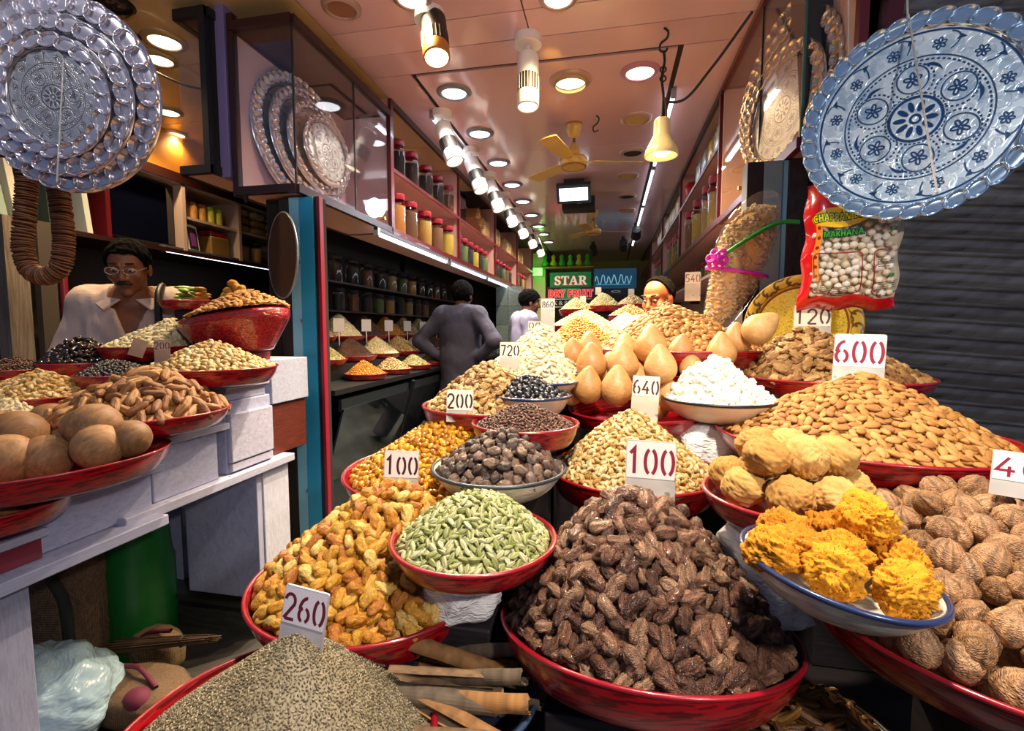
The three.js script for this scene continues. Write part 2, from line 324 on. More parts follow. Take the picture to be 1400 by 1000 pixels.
function dateGeo(s, L, W, ridge, bend) {
  const ph = s * 3.7;
  return long(blob(24, 16, (x, y, z) => {
    const a = Math.atan2(z, x), t = y;
    const prof = Math.pow(Math.max(0, 1 - Math.pow(Math.abs(t), 3.4)), 0.5);
    const w = prof * (1 + 0.1 * Math.sin(t * 2 + s)) * (1 + ridge * (0.35 * Math.sin(a * 6 + 3 * nz(t * 2 + ph, s, 2)) + 1.1 * fbm(Math.cos(a) * 2.3 + ph, Math.sin(a) * 2.3, t * 1.3 + s) - 0.9 * Math.abs(nz(Math.cos(a) * 4.2 + ph, Math.sin(a) * 4.2, t * 1.8))));
    return [Math.cos(a) * w * W + bend * W * t * t, t * L + 0.04 * L * fbm(x * 2 + ph, z * 2, 1), Math.sin(a) * w * W * 0.9];
  }));
}
function almondGeo(s, L = 0.0128, W = 0.0078, H = 0.0048) {
  return long(blob(12, 10, (x, y, z) => {
    const k = 1 - 0.42 * Math.max(0, y) * Math.max(0, y) - 0.08 * y, rd = 1 + 0.05 * fbm(x * 3 + s * 5, z * 3, y);
    return [x * W * k * rd, y * L * (y > 0 ? 1.1 : 0.95), z * H * k * rd];
  })).rotateX(Math.PI / 2);
}
function walnutGeo(s, R = 0.0185) {
  return blob(30, 22, (x, y, z) => {
    const seam = Math.exp(-Math.pow(z / 0.1, 2)) * 0.08, wr = 0.06 * fbm(x * 2.4 + s * 3, y * 1.6, z * 2.4 + s) - 0.11 * Math.abs(nz(x * 4.2 + s, y * 2.2, z * 4.2)) - 0.05 * Math.abs(nz(x * 8 + s, y * 5, z * 8));
    const k = R * (1 + seam + wr) * (1 + 0.08 * Math.max(0, y) ** 3);
    return [x * k, y * k * 1.08, z * k * 0.98];
  });
}
function lumpGeo(s, a, b, c, rough = 0.18, f = 1.6, w = 12, h = 9) {
  return blob(w, h, (x, y, z) => { const k = 1 + rough * fbm(x * f + s * 4.1, y * f + s, z * f) ; return [x * a * k, y * b * k, z * c * k]; });
}
function podGeo(s, L = 0.0098, W = 0.0042) {   // three-sided pod with a pointed tip
  return long(blob(12, 8, (x, y, z) => {
    const a = Math.atan2(z, x), prof = Math.pow(Math.max(0, 1 - y * y), 0.62), k = prof * (1 + 0.16 * Math.cos(3 * a + s) + 0.06 * Math.cos(9 * a));
    return [Math.cos(a) * k * W, y * L, Math.sin(a) * k * W];
  }));
}
function cashewGeo(s, L = 0.0115, W = 0.0052, bend = 0.5) {
  return long(blob(10, 10, (x, y, z) => {
    const prof = Math.pow(Math.max(0, 1 - y * y), 0.5), k = prof * (1 + 0.12 * y), b = bend * (y * y - 0.4);
    return [x / Math.max(1e-4, Math.hypot(x, z)) * Math.abs(k) * W * (Math.hypot(x, z) > 1e-4 ? 1 : 0) + b * L, y * L, z / Math.max(1e-4, Math.hypot(x, z)) * Math.abs(k) * W * 0.85];
  })).rotateX(Math.PI / 2);
}
function kernelGeo(s, R = 0.0125) {   // half of a walnut, or a shrivelled fruit: lobed and creased
  return blob(18, 13, (x, y, z) => { const k = R * (1 + 0.34 * fbm(x * 2 + s * 2.7, y * 2, z * 2) - 0.3 * Math.abs(nz(x * 3.4 + s, y * 3.4, z * 3.4)) + 0.1 * Math.sin(x * 7 + s)); return [x * k * 1.5, y * k * 0.6, z * k * 0.82]; });
}
function coconutGeo(s, R = 0.043, point = 0.34) {   // upright, tip up
  return blob(26, 20, (x, y, z) => {
    const u = Math.max(0, y), k = R * (1 + 0.02 * fbm(x * 2 + s, y * 2, z * 2) + 0.006 * nz(x * 9, y * 9 + s, z * 9));
    const sh = 1 - 0.26 * u * u;
    return [x * k * sh, y * k * (y > 0 ? 1.18 + point * u * u : 0.98), z * k * sh];
  });
}
function rockGeo(s, R, rough, w = 24, h = 18) {
  return blob(w, h, (x, y, z) => {
    const n = 0.5 * fbm(x * 1.5 + s * 3, y * 1.5, z * 1.5) + 0.2 * Math.abs(fbm(x * 3.6 + s, y * 3.6, z * 3.6)) + 0.3 * nz(x * 7 + s, y * 7, z * 7) + 0.22 * nz(x * 14 + s, y * 14, z * 14) + 0.16 * nz(x * 24 + s, y * 24, z * 24);
    const k = R * (1 + rough * n); return [x * k, y * k * 0.92, z * k];
  });
}
function crystalGeo(s, R) {
  const g = new THREE.IcosahedronGeometry(R, 0), p = g.attributes.position, v = V();
  for (let i = 0; i < p.count; i++) { v.fromBufferAttribute(p, i); const k = 1 + 0.55 * nz(v.x / R * 1.3 + s * 2.3, v.y / R * 1.3, v.z / R * 1.3 + s); p.setXYZ(i, v.x * k * 1.2, v.y * k, v.z * k); }
  g.computeVertexNormals(); return g;
}
const variants = (n, f) => Array.from({ length: n }, (_, i) => f(i + 1));
const tones = (list, o) => list.map((c) => mat(c, { roughness: 0.6, map: T.mottle, ...o }));
const almondM = tones(['#b5803e', '#a87232', '#c08c4a', '#9a662c'], { map: T.fine, roughness: 0.65 });
const KIND = {
  almondFar: { g: variants(2, (s) => almondGeo(s, 0.0135, 0.008, 0.005)), m: almondM, r: 0.0095, t: 0.005 },
  yellowDate: { g: variants(4, (s) => dateGeo(s, 0.0178, 0.0112, 0.19, 0.1)), m: tones(['#d9992c', '#c98320', '#e3ab44', '#b97020', '#ebbf66'], { map: T.mottle, roughness: 0.36, bumpMap: T.wrinkle, bumpScale: 0.0016 }), r: 0.012, t: 0.009 },
  brownDate: { g: variants(4, (s) => dateGeo(s, 0.0205, 0.0112, 0.24, 0.15)), m: tones(['#865a42', '#734a36', '#986b50', '#613e2e', '#a87e60'], { map: T.streak, roughness: 0.28, clearcoat: 0.25, bumpMap: T.wrinkle, bumpScale: 0.003 }), r: 0.012, t: 0.009 },
  paleDate: { g: variants(3, (s) => dateGeo(s, 0.0235, 0.0095, 0.09, 0.2)), m: tones(['#b98148', '#a56e38', '#c8945c', '#955e2e'], { map: T.streak, bumpMap: T.streak, bumpScale: 0.001 }), r: 0.013, t: 0.009 },
  almond: { g: variants(3, (s) => almondGeo(s)), m: almondM, r: 0.0095, t: 0.005 },
  walnut: { g: variants(4, (s) => walnutGeo(s)), m: tones(['#b5855a', '#a47548', '#c29266'], { map: T.streak, roughness: 0.5, bumpMap: T.wrinkle, bumpScale: 0.0022 }), r: 0.019, t: 0.016 },
  cardamom: { g: variants(3, (s) => podGeo(s)), m: tones(['#b9ba7c', '#a3a862', '#cfcf9c', '#c2bf86', '#8f9550'], { map: T.streak }), r: 0.0066, t: 0.0042 },
  darkNut: { g: variants(4, (s) => lumpGeo(s, 0.0128, 0.0075, 0.0092, 0.36, 1.9, 14, 10)), m: tones(['#5a4238', '#463129', '#6d5345', '#7d6350', '#35251f'], { roughness: 0.45, bumpMap: T.wrinkle, bumpScale: 0.001 }), r: 0.0096, t: 0.008 },
  raisin: { g: variants(3, (s) => lumpGeo(s, 0.0088, 0.0055, 0.006, 0.26, 1.9, 10, 8)), m: tones(['#d6951c', '#c17d12', '#e4ab30', '#a96a10'], { roughness: 0.3 }), r: 0.0066, t: 0.0052 },
  clove: { g: variants(2, (s) => lumpGeo(s, 0.0055, 0.0022, 0.0022, 0.3, 1.9, 7, 5)), m: tones(['#4d2b20', '#5e382a', '#3c2018', '#7c5140'], {}), r: 0.0036, t: 0.002 },
  blackRaisin: { g: variants(3, (s) => lumpGeo(s, 0.0075, 0.005, 0.0055, 0.3, 2, 9, 7)), m: tones(['#23252f', '#1a1b24', '#343744'], { roughness: 0.35 }), r: 0.0058, t: 0.005 },
  walnutKernel: { g: variants(4, (s) => kernelGeo(s, 0.0088)), m: tones(['#c49a58', '#a97c40', '#d6b276', '#8a5e30'], {}), r: 0.0088, t: 0.006 },
  pecan: { g: variants(4, (s) => kernelGeo(s, 0.0125)), m: tones(['#b98a50', '#a4763e', '#c99c62', '#90622f'], { bumpMap: T.wrinkle, bumpScale: 0.0012 }), r: 0.0125, t: 0.008 },
  cashew: { g: variants(2, (s) => cashewGeo(s)), m: tones(['#e8d9b4', '#dcc99c', '#efe4c8'], {}), r: 0.0085, t: 0.005 },
  splitNut: { g: variants(3, (s) => cashewGeo(s, 0.0082, 0.0044, 0.22 * s)), m: tones(['#d9b877', '#c79f58', '#e6cd98', '#b48944'], {}), r: 0.0058, t: 0.0042 },
  whiteSeed: { g: variants(2, (s) => almondGeo(s, 0.0105, 0.0062, 0.0034)), m: tones(['#e9dfb4', '#dccf9c', '#f1ead0'], {}), r: 0.0075, t: 0.0035 },
  pistachio: { g: variants(2, (s) => lumpGeo(s, 0.0105, 0.007, 0.0072, 0.1, 1.4, 10, 8)), m: tones(['#cbb27c', '#b89a62', '#d9c596', '#a8884e'], {}), r: 0.0082, t: 0.0065 },
  orangeBit: { g: variants(2, (s) => lumpGeo(s, 0.0075, 0.0045, 0.005, 0.3, 2, 7, 5)), m: tones(['#cf8a1e', '#b87414', '#dfa038'], {}), r: 0.006, t: 0.0045 },
  greenBit: { g: variants(2, (s) => podGeo(s, 0.009, 0.0042)), m: tones(['#b9b47a', '#a49d5c', '#cfc995'], {}), r: 0.0065, t: 0.004 },
  blackDate: { g: variants(3, (s) => dateGeo(s, 0.0165, 0.0105, 0.08, 0.05)), m: tones(['#2a1a17', '#1d1210', '#3a2620'], { roughness: 0.2, clearcoat: 0.6 }), r: 0.0125, t: 0.009 },
  grain: { g: variants(1, (s) => lumpGeo(s, 0.0026, 0.0013, 0.0013, 0.2, 1.5, 5, 4)), m: tones(['#8f8064', '#76684e', '#a89a7c', '#5c503c'], {}), r: 0.0021, t: 0.0013 },
  crystal: { g: variants(4, (s) => crystalGeo(s, 0.009)), m: tones(['#f3efe2', '#ece6d2', '#f8f5ee'], { roughness: 0.3, map: null }), r: 0.0095, t: 0.008 },
  root: { g: variants(3, (s) => dateGeo(s, 0.026, 0.0062, 0.2, 0.9)), m: tones(['#8a5a1c', '#6f4514', '#a06e28'], { map: T.streak }), r: 0.011, t: 0.006 },
};

// ------------------------------------------------------------------ trays and bowls (rim centre at the origin)
function redTray(R, depth = 0.055, label, pos, tilt, name = 'red_tray') {
  const g = thing(name, label, 'tray', pos);
  part('dish', lathe([[0.001, -depth], [R * 0.84, -depth], [R * 0.89, -depth + 0.006], [R * 0.965, -depth * 0.45], [R, 0], [R - 0.005, 0.001], [R * 0.955, -depth * 0.42], [R * 0.88, -depth + 0.01], [0.001, -depth + 0.008]], 56), M.red, g);
  part('rim', new THREE.TorusGeometry(R, 0.0034, 8, 64).rotateX(Math.PI / 2), M.redRim, g);
  if (tilt) g.rotation.set(tilt[0], 0, tilt[1]);
  return g;
}
function enamelBowl(R, depth = 0.05, label, pos, tilt, rimM = M.enamelRim, bodyM = M.enamel) {
  const g = thing('enamel_bowl', label, 'bowl', pos), pts = [];
  for (let k = 0; k <= 10; k++) { const a = k / 10; pts.push([R * (0.42 + 0.58 * Math.pow(a, 0.6)), -depth * (1 - Math.pow(a, 1.5))]); }
  part('dish', lathe([[0.001, -depth - 0.004], [R * 0.4, -depth - 0.004], ...pts, [R - 0.004, 0.001], ...pts.slice(0, -1).reverse().map(([x, y]) => [x - 0.004, y + 0.004]), [0.001, -depth + 0.001]], 56), bodyM, g);
  part('rim', new THREE.TorusGeometry(R, 0.0034, 8, 64).rotateX(Math.PI / 2), rimM, g);
  if (tilt) g.rotation.set(tilt[0], 0, tilt[1]);
  return g;
}

// ------------------------------------------------------------------ heaps
const heaps = [], solids = [];   // solids: points with a radius that can hide items when the most visible ones are chosen
function heap(o) {   // o: { c, R, apex, p, kind, gap, lift, tilt, name, label, group, heapName, heapLabel, count }
  const k = KIND[o.kind], c = o.c, R = o.R, H = o.apex.y - c.y, ox = o.apex.x - c.x, oz = o.apex.z - c.z, p = o.p ?? 1.25;
  const bumpy = o.bumpy ?? 0.05, tx = o.tilt ? Math.tan(o.tilt[0]) : 0, tz = o.tilt ? Math.tan(o.tilt[1]) : 0;
  const surf = (rho, th) => {
    const q = 1 - rho, x = c.x + Math.cos(th) * rho * R + ox * q, z = c.z + Math.sin(th) * rho * R + oz * q;
    const dx = x - c.x, dz = z - c.z;
    return V(x, c.y + H * (1 - Math.pow(rho, p)) + bumpy * H * q * 1.6 * nz(x * 14, z * 14, H * 9) * (rho > 0.05 ? 1 : 0.3) - dz * tx + dx * tz, z);
  };
  const normal = (rho, th) => { const e = 0.02, a = surf(Math.min(1, rho + e), th).sub(surf(Math.max(0, rho - e), th)), b = surf(rho, th + e / Math.max(rho, 0.1)).sub(surf(rho, th - e / Math.max(rho, 0.1))); const n = b.cross(a); if (n.y < 0) n.negate(); return n.normalize(); };
  // core
  const nr = 14, nt = 40, pos = [], idx = [], uv = [];
  for (let i = 0; i <= nr; i++) for (let j = 0; j <= nt; j++) { const rho = i / nr, th = j / nt * Math.PI * 2, s = surf(rho * 0.985, th); pos.push(s.x, s.y - k.t * (o.coreDrop ?? 0.7), s.z); uv.push(s.x * 8, s.z * 8); }
  for (let i = 0; i < nr; i++) for (let j = 0; j < nt; j++) { const a = i * (nt + 1) + j, b = a + nt + 1; idx.push(a, a + 1, b, b, a + 1, b + 1); }
  const core = new THREE.BufferGeometry(); core.setAttribute('position', new THREE.Float32BufferAttribute(pos, 3)); core.setAttribute('uv', new THREE.Float32BufferAttribute(uv, 2)); core.setIndex(idx); core.computeVertexNormals();
  const items = [], cell = new Map();
  const layers = o.layers ?? [[0.0, 1], [0.75, 1.3]];
  for (const [lift, wide] of layers) {
    const gap = k.r * 2 * (o.gap ?? 0.8) * wide * (o.size ?? 1), key = (x, y, z) => Math.floor(x / gap) + ',' + Math.floor(y / gap) + ',' + Math.floor(z / gap);
    cell.clear();
    const tries = Math.min(90000, Math.round(R * R * 3.14 / (gap * gap) * 14));
    for (let n = 0; n < tries; n++) {
      const rho = Math.sqrt(rnd()) * 0.99, th = rnd() * 6.2832, s = surf(rho, th), ix = Math.floor(s.x / gap), iy = Math.floor(s.y / gap), iz = Math.floor(s.z / gap);
      let ok = true;
      for (let a = -1; ok && a < 2; a++) for (let b = -1; ok && b < 2; b++) for (let d = -1; ok && d < 2; d++) for (const q of cell.get((ix + a) + ',' + (iy + b) + ',' + (iz + d)) ?? []) if (q.distanceToSquared(s) < gap * gap) { ok = false; break; }
      if (!ok) continue;
      const kk = ix + ',' + iy + ',' + iz; if (!cell.has(kk)) cell.set(kk, []); cell.get(kk).push(s);
      const nn = normal(rho, th), up = nn.clone().add(V(rr(-1, 1), rr(-1, 1), rr(-1, 1)).multiplyScalar(o.mess ?? 0.45)).normalize();
      const q1 = new THREE.Quaternion().setFromUnitVectors(V(0, 1, 0), up).multiply(new THREE.Quaternion().setFromAxisAngle(V(0, 1, 0), rnd() * 6.2832));
      items.push({ p: s.clone().addScaledVector(nn, k.t * (o.size ?? 1) * (lift + rr(-0.12, 0.12))), q: q1, s: rr(0.84, 1.14) * (o.size ?? 1), r: k.r * (o.size ?? 1), vis: 0 });
    }
  }
  heaps.push({ o, k, core, items });
  for (let i = 0; i <= 10; i++) for (let j = 0; j < 30; j++) solids.push([surf(i / 10, j / 30 * 6.2832).add(V(0, -0.006, 0)), R * 0.09]);
}
// which items show: a coarse depth map of all items and trays, only used to choose which copies become things of their own
function placeHeaps() {
  const W = 700, Hh = 500, zb = new Float32Array(W * Hh).fill(1e9), id = new Int32Array(W * Hh).fill(-1), all = [];
  const stamp = (p, r, n, bias = 0) => {
    const [px, py, d] = toPixel(p); if (d < 0.1) return 0;
    const R = r * F / d / 2, cx = px / 2, cy = py / 2; let m = 0;
    for (let y = Math.max(0, Math.ceil(cy - R)); y <= Math.min(Hh - 1, cy + R); y++) for (let x = Math.max(0, Math.ceil(cx - R)); x <= Math.min(W - 1, cx + R); x++)
      if ((x - cx) ** 2 + (y - cy) ** 2 <= R * R && d + bias < zb[y * W + x]) { zb[y * W + x] = d + bias; id[y * W + x] = n; m++; }
    return m;
  };
  for (const [p, r] of solids) stamp(p, r, -2, r * 0.3);
  for (const h of heaps) for (const it of h.items) { it.n = all.length; all.push(it); stamp(it.p, it.r * 0.85, it.n); }
  for (let i = 0; i < id.length; i++) if (id[i] >= 0) all[id[i]].vis++;
  for (const h of heaps) {
    const { o, k, items } = h, max = o.count ?? 300;
    const order = items.filter((it) => it.vis >= (o.minVis ?? 6)).sort((a, b) => b.vis - a.vis).slice(0, max);
    const chosen = new Set(order);
    const rest = items.filter((it) => !chosen.has(it));
    const g = new THREE.Group(); g.name = numbered(o.heapName ?? o.name + '_heap'); scene.add(g);
    tag(g, o.heapLabel, o.category ?? 'heap', null, 'stuff');
    part('core', h.core, k.m[0], g);
    k.g.forEach((geo, v) => {
      const mine = rest.filter((_, i) => i % k.g.length === v); if (!mine.length) return;
      const im = new THREE.InstancedMesh(geo, k.m[1 % k.m.length], mine.length); im.name = 'loose_pieces'; shadows(im);
      const c = new THREE.Color(), base = k.m[1 % k.m.length].color;
      mine.forEach((it, i) => { im.setMatrixAt(i, new THREE.Matrix4().compose(it.p, it.q, V(it.s, it.s, it.s))); const t = k.m[Math.floor(rnd() * k.m.length)].color; im.setColorAt(i, c.setRGB(t.r / base.r, t.g / base.g, t.b / base.b)); });
      g.add(im);
    });
    for (const it of order) {
      const m = shadows(new THREE.Mesh(pick(k.g), pick(k.m))); m.name = numbered(o.name); m.position.copy(it.p); m.quaternion.copy(it.q); m.scale.setScalar(it.s);
      tag(m, o.label, o.noun, o.group); scene.add(m);
    }
  }
}
// a tray with its heap, from the pixel of its rim centre, its depth and the pixel of the apex
function serve(o) {
  const c = at(o.px, o.py, o.d), apex = at(o.ax, o.ay, o.ad ?? o.d);
  c.y += o.dy ?? 0;
  const depth = o.depth ?? (o.bowl === 'enamel' ? 0.05 : 0.055);
  if (o.bowl === 'red') redTray(o.R, depth, o.trayLabel, c, o.tilt);
  else if (o.bowl === 'enamel') enamelBowl(o.R, depth, o.trayLabel, c, o.tilt, o.rimM, o.bodyM);
  if (o.bowl) for (let j = 0; j < 60; j++) { const a = j / 60 * 6.2832; for (const f of [0, 0.5, 1]) solids.push([V(c.x + Math.cos(a) * o.R * (1 - 0.15 * f), c.y - depth * f, c.z + Math.sin(a) * o.R * (1 - 0.15 * f)), o.R * 0.09]); }
  heap({ ...o, c: V(c.x, c.y - 0.006, c.z), R: o.R * (o.fill ?? (o.bowl === 'red' ? 0.92 : 0.88)), apex });
  if (o.rise !== false) { const y = c.y - depth - 0.004; if (o.stand) o.stand(c, y); else (o.riser ?? riser)(c.x, c.z, y, o.R * (o.riseW ?? 1.25), o.riseFrom, o.trayLabel.replace(/^(an|a|the) /, '')); }
  return c;
}
function wrappedStand(label, c, yTop, r, h) {   // a tin wrapped in crumpled white cloth
  const g = blob(28, 16, (x, y, z) => { const a = Math.atan2(z, x), k = r * (1 + 0.1 * Math.sin(a * 6 + y * 3) + 0.12 * fbm(x * 2 + c.x * 9, y * 2, z * 2)); const q = Math.pow(Math.max(0, 1 - Math.pow(Math.abs(y), 6)), 0.35); return [Math.cos(a) * k * q, y * h / 2, Math.sin(a) * k * q]; });
  return single('wrapped_stand', g, M.clothWhite, label, 'stand', [c.x, yTop - h / 2, c.z]);
}

serve({ px: 878, py: 848, d: 0.7, R: 0.203, ax: 858, ay: 678, tilt: [-0.2, 0], fill: 0.9, bowl: 'red', kind: 'brownDate', p: 1.75, size: 0.82, mess: 0.7, name: 'brown_date', noun: 'dried date', label: 'wrinkled dark brown dried date in the heap with the lower 100 card', group: 'dark brown dried dates', heapLabel: 'deeper layers of the dark brown dried date heap', trayLabel: 'shiny red tray heaped with wrinkled dark brown dried dates', count: 300 });
serve({ px: 512, py: 785, d: 0.8, R: 0.19, ax: 545, ay: 668, bowl: 'red', kind: 'yellowDate', p: 1.5, size: 0.8, mess: 0.7, name: 'yellow_date', noun: 'dried date', label: 'golden yellow dried date in the heap behind the 260 card', group: 'golden yellow dried dates', heapLabel: 'deeper layers of the golden yellow dried date heap', trayLabel: 'red tray heaped with golden yellow dried dates', count: 300 });
serve({ px: 648, py: 733, d: 0.71, R: 0.119, ax: 655, ay: 676, bowl: 'red', kind: 'cardamom', p: 1.7, depth: 0.035, name: 'cardamom_pod', noun: 'cardamom pod', label: 'pale green cardamom pod in the small red bowl', group: 'green cardamom pods', heapLabel: 'deeper layers of the green cardamom pods', trayLabel: 'small red bowl full of green cardamom pods', count: 300, mess: 0.3, gap: 0.72, size: 0.82, stand: (c, y) => wrappedStand('white cloth bundle propping up the bowl of cardamom', V(c.x - 0.02, 0, c.z + 0.0), y, 0.058, 0.075) && riser(c.x - 0.01, c.z, y - 0.074, 0.09, 0.63, 'cloth bundle of the cardamom bowl') });
serve({ px: 682, py: 638, d: 0.88, R: 0.12, ax: 690, ay: 594, bowl: 'enamel', kind: 'darkNut', p: 1.5, name: 'dark_pod', noun: 'dried pod', label: 'dark brown shrivelled pod in the wide enamel bowl', group: 'dark pods in the enamel bowl', heapLabel: 'deeper layers of the dark shrivelled pods', trayLabel: 'wide white enamel bowl with grey rim full of dark shrivelled pods', count: 300, rimM: mat('#2c3440', { roughness: 0.35 }) });
serve({ px: 618, py: 640, d: 1.1, R: 0.236, ax: 632, ay: 560, bowl: 'red', kind: 'raisin', p: 1.15, name: 'golden_raisin', noun: 'raisin', label: 'golden raisin in the heap behind the upper 100 card', group: 'golden raisins', heapLabel: 'deeper layers of the golden raisin heap', trayLabel: 'red tray heaped with golden raisins', count: 300, gap: 0.76 });
serve({ px: 718, py: 578, d: 0.99, R: 0.108, ax: 716, ay: 553, bowl: 'red', kind: 'clove', p: 1.4, depth: 0.042, name: 'clove', noun: 'clove', label: 'small dark brown clove in the red bowl', group: 'cloves in the red bowl', heapLabel: 'dark brown cloves heaped in a small red bowl', category: 'cloves', heapName: 'clove_heap', trayLabel: 'small red bowl of dark brown cloves', count: 0, riseW: 0.9 });
serve({ px: 727, py: 540, d: 1.12, R: 0.09, ax: 722, ay: 516, bowl: 'enamel', kind: 'blackRaisin', p: 1.4, name: 'black_raisin', noun: 'raisin', label: 'blue black raisin in the enamel bowl with blue rim', group: 'black raisins', heapLabel: 'deeper layers of the black raisins', trayLabel: 'small enamel bowl with blue rim full of black raisins', count: 200, minVis: 4, riseW: 0.8, bodyM: mat('#d3b9a0', { roughness: 0.3, clearcoat: 0.4 }) });
serve({ px: 672, py: 553, d: 1.18, R: 0.165, ax: 668, ay: 497, bowl: 'red', kind: 'walnutKernel', p: 1.25, name: 'walnut_kernel', noun: 'nut kernel', label: 'broken walnut kernel in the heap behind the 200 card', group: 'walnut kernels', heapLabel: 'deeper layers of the walnut kernel heap', trayLabel: 'red tray of broken walnut kernels behind the 200 card', count: 300, minVis: 5 });
serve({ px: 740, py: 521, d: 1.19, R: 0.09, ax: 742, ay: 487, bowl: 'enamel', kind: 'cashew', p: 1.3, depth: 0.035, name: 'cashew', noun: 'cashew', label: 'cream cashew in the enamel bowl by the 720 card', group: 'cashews in the enamel bowl', heapLabel: 'deeper layers of the cashews', trayLabel: 'enamel bowl with thin dark rim heaped with cashews', count: 160, minVis: 5, riseW: 0.8, bodyM: mat('#c9ab8c', { roughness: 0.4 }) });
serve({ px: 735, py: 512, d: 1.42, R: 0.185, ax: 742, ay: 446, bowl: 'red', kind: 'whiteSeed', p: 1.2, name: 'white_seed', noun: 'seed', label: 'pale cream seed in the heap below the 860 card', group: 'pale cream seeds below the 860 card', heapLabel: 'deeper layers of the pale cream seed heap', trayLabel: 'red tray heaped with pale cream seeds below the 860 card', count: 300, minVis: 4, gap: 0.78 });
serve({ px: 865, py: 640, d: 1.0, R: 0.172, ax: 862, ay: 563, bowl: 'red', kind: 'splitNut', p: 1.2, name: 'split_nut', noun: 'split nut', label: 'pale split nut in the heap between the 640 and lower 100 cards', group: 'pale split nuts', heapLabel: 'deeper layers of the pale split nut heap', trayLabel: 'red tray heaped with pale split nuts', count: 300, gap: 0.76, minVis: 4 });
serve({ px: 1166, py: 592, d: 1.0, R: 0.264, ax: 1184, ay: 513, size: 0.95, bowl: 'red', kind: 'almond', p: 1.2, name: 'almond', noun: 'almond', label: 'tan almond in the wide heap under the 600 card', group: 'almonds under the 600 card', heapLabel: 'deeper layers of the almond heap under the 600 card', trayLabel: 'wide red tray heaped with almonds under the 600 card', count: 300, mess: 0.25, gap: 0.8, riseW: 0.7 });
serve({ px: 1128, py: 514, d: 1.32, R: 0.235, ax: 1095, ay: 453, size: 1.12, bowl: 'red', kind: 'pecan', p: 1.3, name: 'dried_fig', noun: 'dried fruit', label: 'shrivelled tan dried fruit piece in front of the yellow tray', group: 'shrivelled tan dried fruit', heapLabel: 'deeper layers of the shrivelled tan dried fruit', trayLabel: 'red tray of shrivelled tan dried fruit in front of the yellow tray', count: 250, riseW: 0.6, depth: 0.045 });
serve({ px: 925, py: 477, d: 1.55, R: 0.27, ax: 912, ay: 413, bowl: 'red', kind: 'almondFar', p: 1.15, name: 'almond', noun: 'almond', label: 'almond in the heap behind the upright coconuts', group: 'almonds behind the coconuts', heapLabel: 'deeper layers of the almond heap behind the coconuts', trayLabel: 'red tray heaped with almonds behind the coconuts', count: 300, mess: 0.2, gap: 0.78, minVis: 4, riseW: 0.9 });
serve({ px: 983, py: 545, d: 1.14, R: 0.128, ax: 972, ay: 488, bowl: 'enamel', kind: 'crystal', p: 1.2, bumpy: 0.3, name: 'sugar_crystal', noun: 'sugar crystal', label: 'white rock sugar crystal in the wide enamel bowl', group: 'rock sugar crystals', heapLabel: 'deeper layers of the white rock sugar', trayLabel: 'wide cream enamel bowl with black rim heaped with rock sugar', count: 120, mess: 1, stand: (c, y) => wrappedStand('white cloth bundle under the bowl of rock sugar', V(c.x - 0.03, 0, c.z + 0.02), y, 0.075, 0.15), rimM: mat('#171a22', { roughness: 0.35 }), bodyM: mat('#e6cfae', { roughness: 0.3, clearcoat: 0.4 }) });
serve({ px: 378, py: 1010, d: 0.56, R: 0.182, ax: 402, ay: 868, bowl: 'red', kind: 'grain', p: 1.1, bumpy: 0.03, name: 'carom_seed', noun: 'seeds', label: 'fine grey brown seeds in the heap holding the 260 card', heapLabel: 'smooth heap of fine grey brown seeds holding the 260 card', category: 'seeds', size: 0.8, heapName: 'fine_seed_heap', trayLabel: 'large red tray of fine grey brown seeds', count: 0, gap: 0.85, layers: [[0.2, 1]], fill: 0.93 });
serve({ px: 1365, py: 830, d: 0.58, R: 0.215, ax: 1295, ay: 668, ad: 0.73, bowl: 'red', kind: 'walnut', p: 1.4, name: 'walnut', noun: 'walnut', label: 'whole brown walnut in shell beside the turmeric bowl', group: 'whole walnuts', heapLabel: 'deeper layers of whole walnuts', trayLabel: 'large red tray heaped with whole walnuts', count: 200, gap: 0.78, coreDrop: 1.5, depth: 0.05, riseW: 0.5 });
serve({ px: 1090, py: 1010, d: 0.63, R: 0.125, ax: 1085, ay: 950, bowl: 'enamel', kind: 'root', p: 1.5, name: 'dried_root', noun: 'dried root', label: 'thin brown dried root lying under the date tray', group: 'dried roots under the date tray', heapLabel: 'deeper layers of thin brown dried roots', trayLabel: 'dark bowl of thin dried roots low under the date tray', count: 120, rimM: M.black, bodyM: M.darkEnamel });
// far heaps along the inner counter
const farHeaps = [
  [795, 474, 2.2, 0.19, 792, 434, 'orangeBit', 'red', 'orange spice pieces heaped behind the cream seeds'],
  [822, 462, 2.5, 0.17, 822, 437, 'greenBit', 'red', 'olive coloured pods heaped beside the orange spice'],
  [796, 446, 2.9, 0.2, 800, 424, 'greenBit', 'red', 'pale green pods heaped in the middle of the inner counter'],
  [850, 455, 2.9, 0.15, 856, 428, 'whiteSeed', 'red', 'white seeds heaped beside the bald man'],
  [862, 432, 3.5, 0.16, 860, 418, 'pistachio', 'red', 'yellowish nuts heaped beyond the white seeds'],
  [826, 419, 4.3, 0.16, 824, 401, 'greenBit', 'red', 'pale green nuts heaped in a red tray under the far signs'],
  [790, 424, 4.3, 0.17, 788, 408, 'greenBit', 'red', 'grey green nuts heaped below the far name sign'],
  [864, 417, 4.6, 0.15, 865, 404, 'pistachio', 'red', 'pale nuts heaped below the far blue sign'],
];
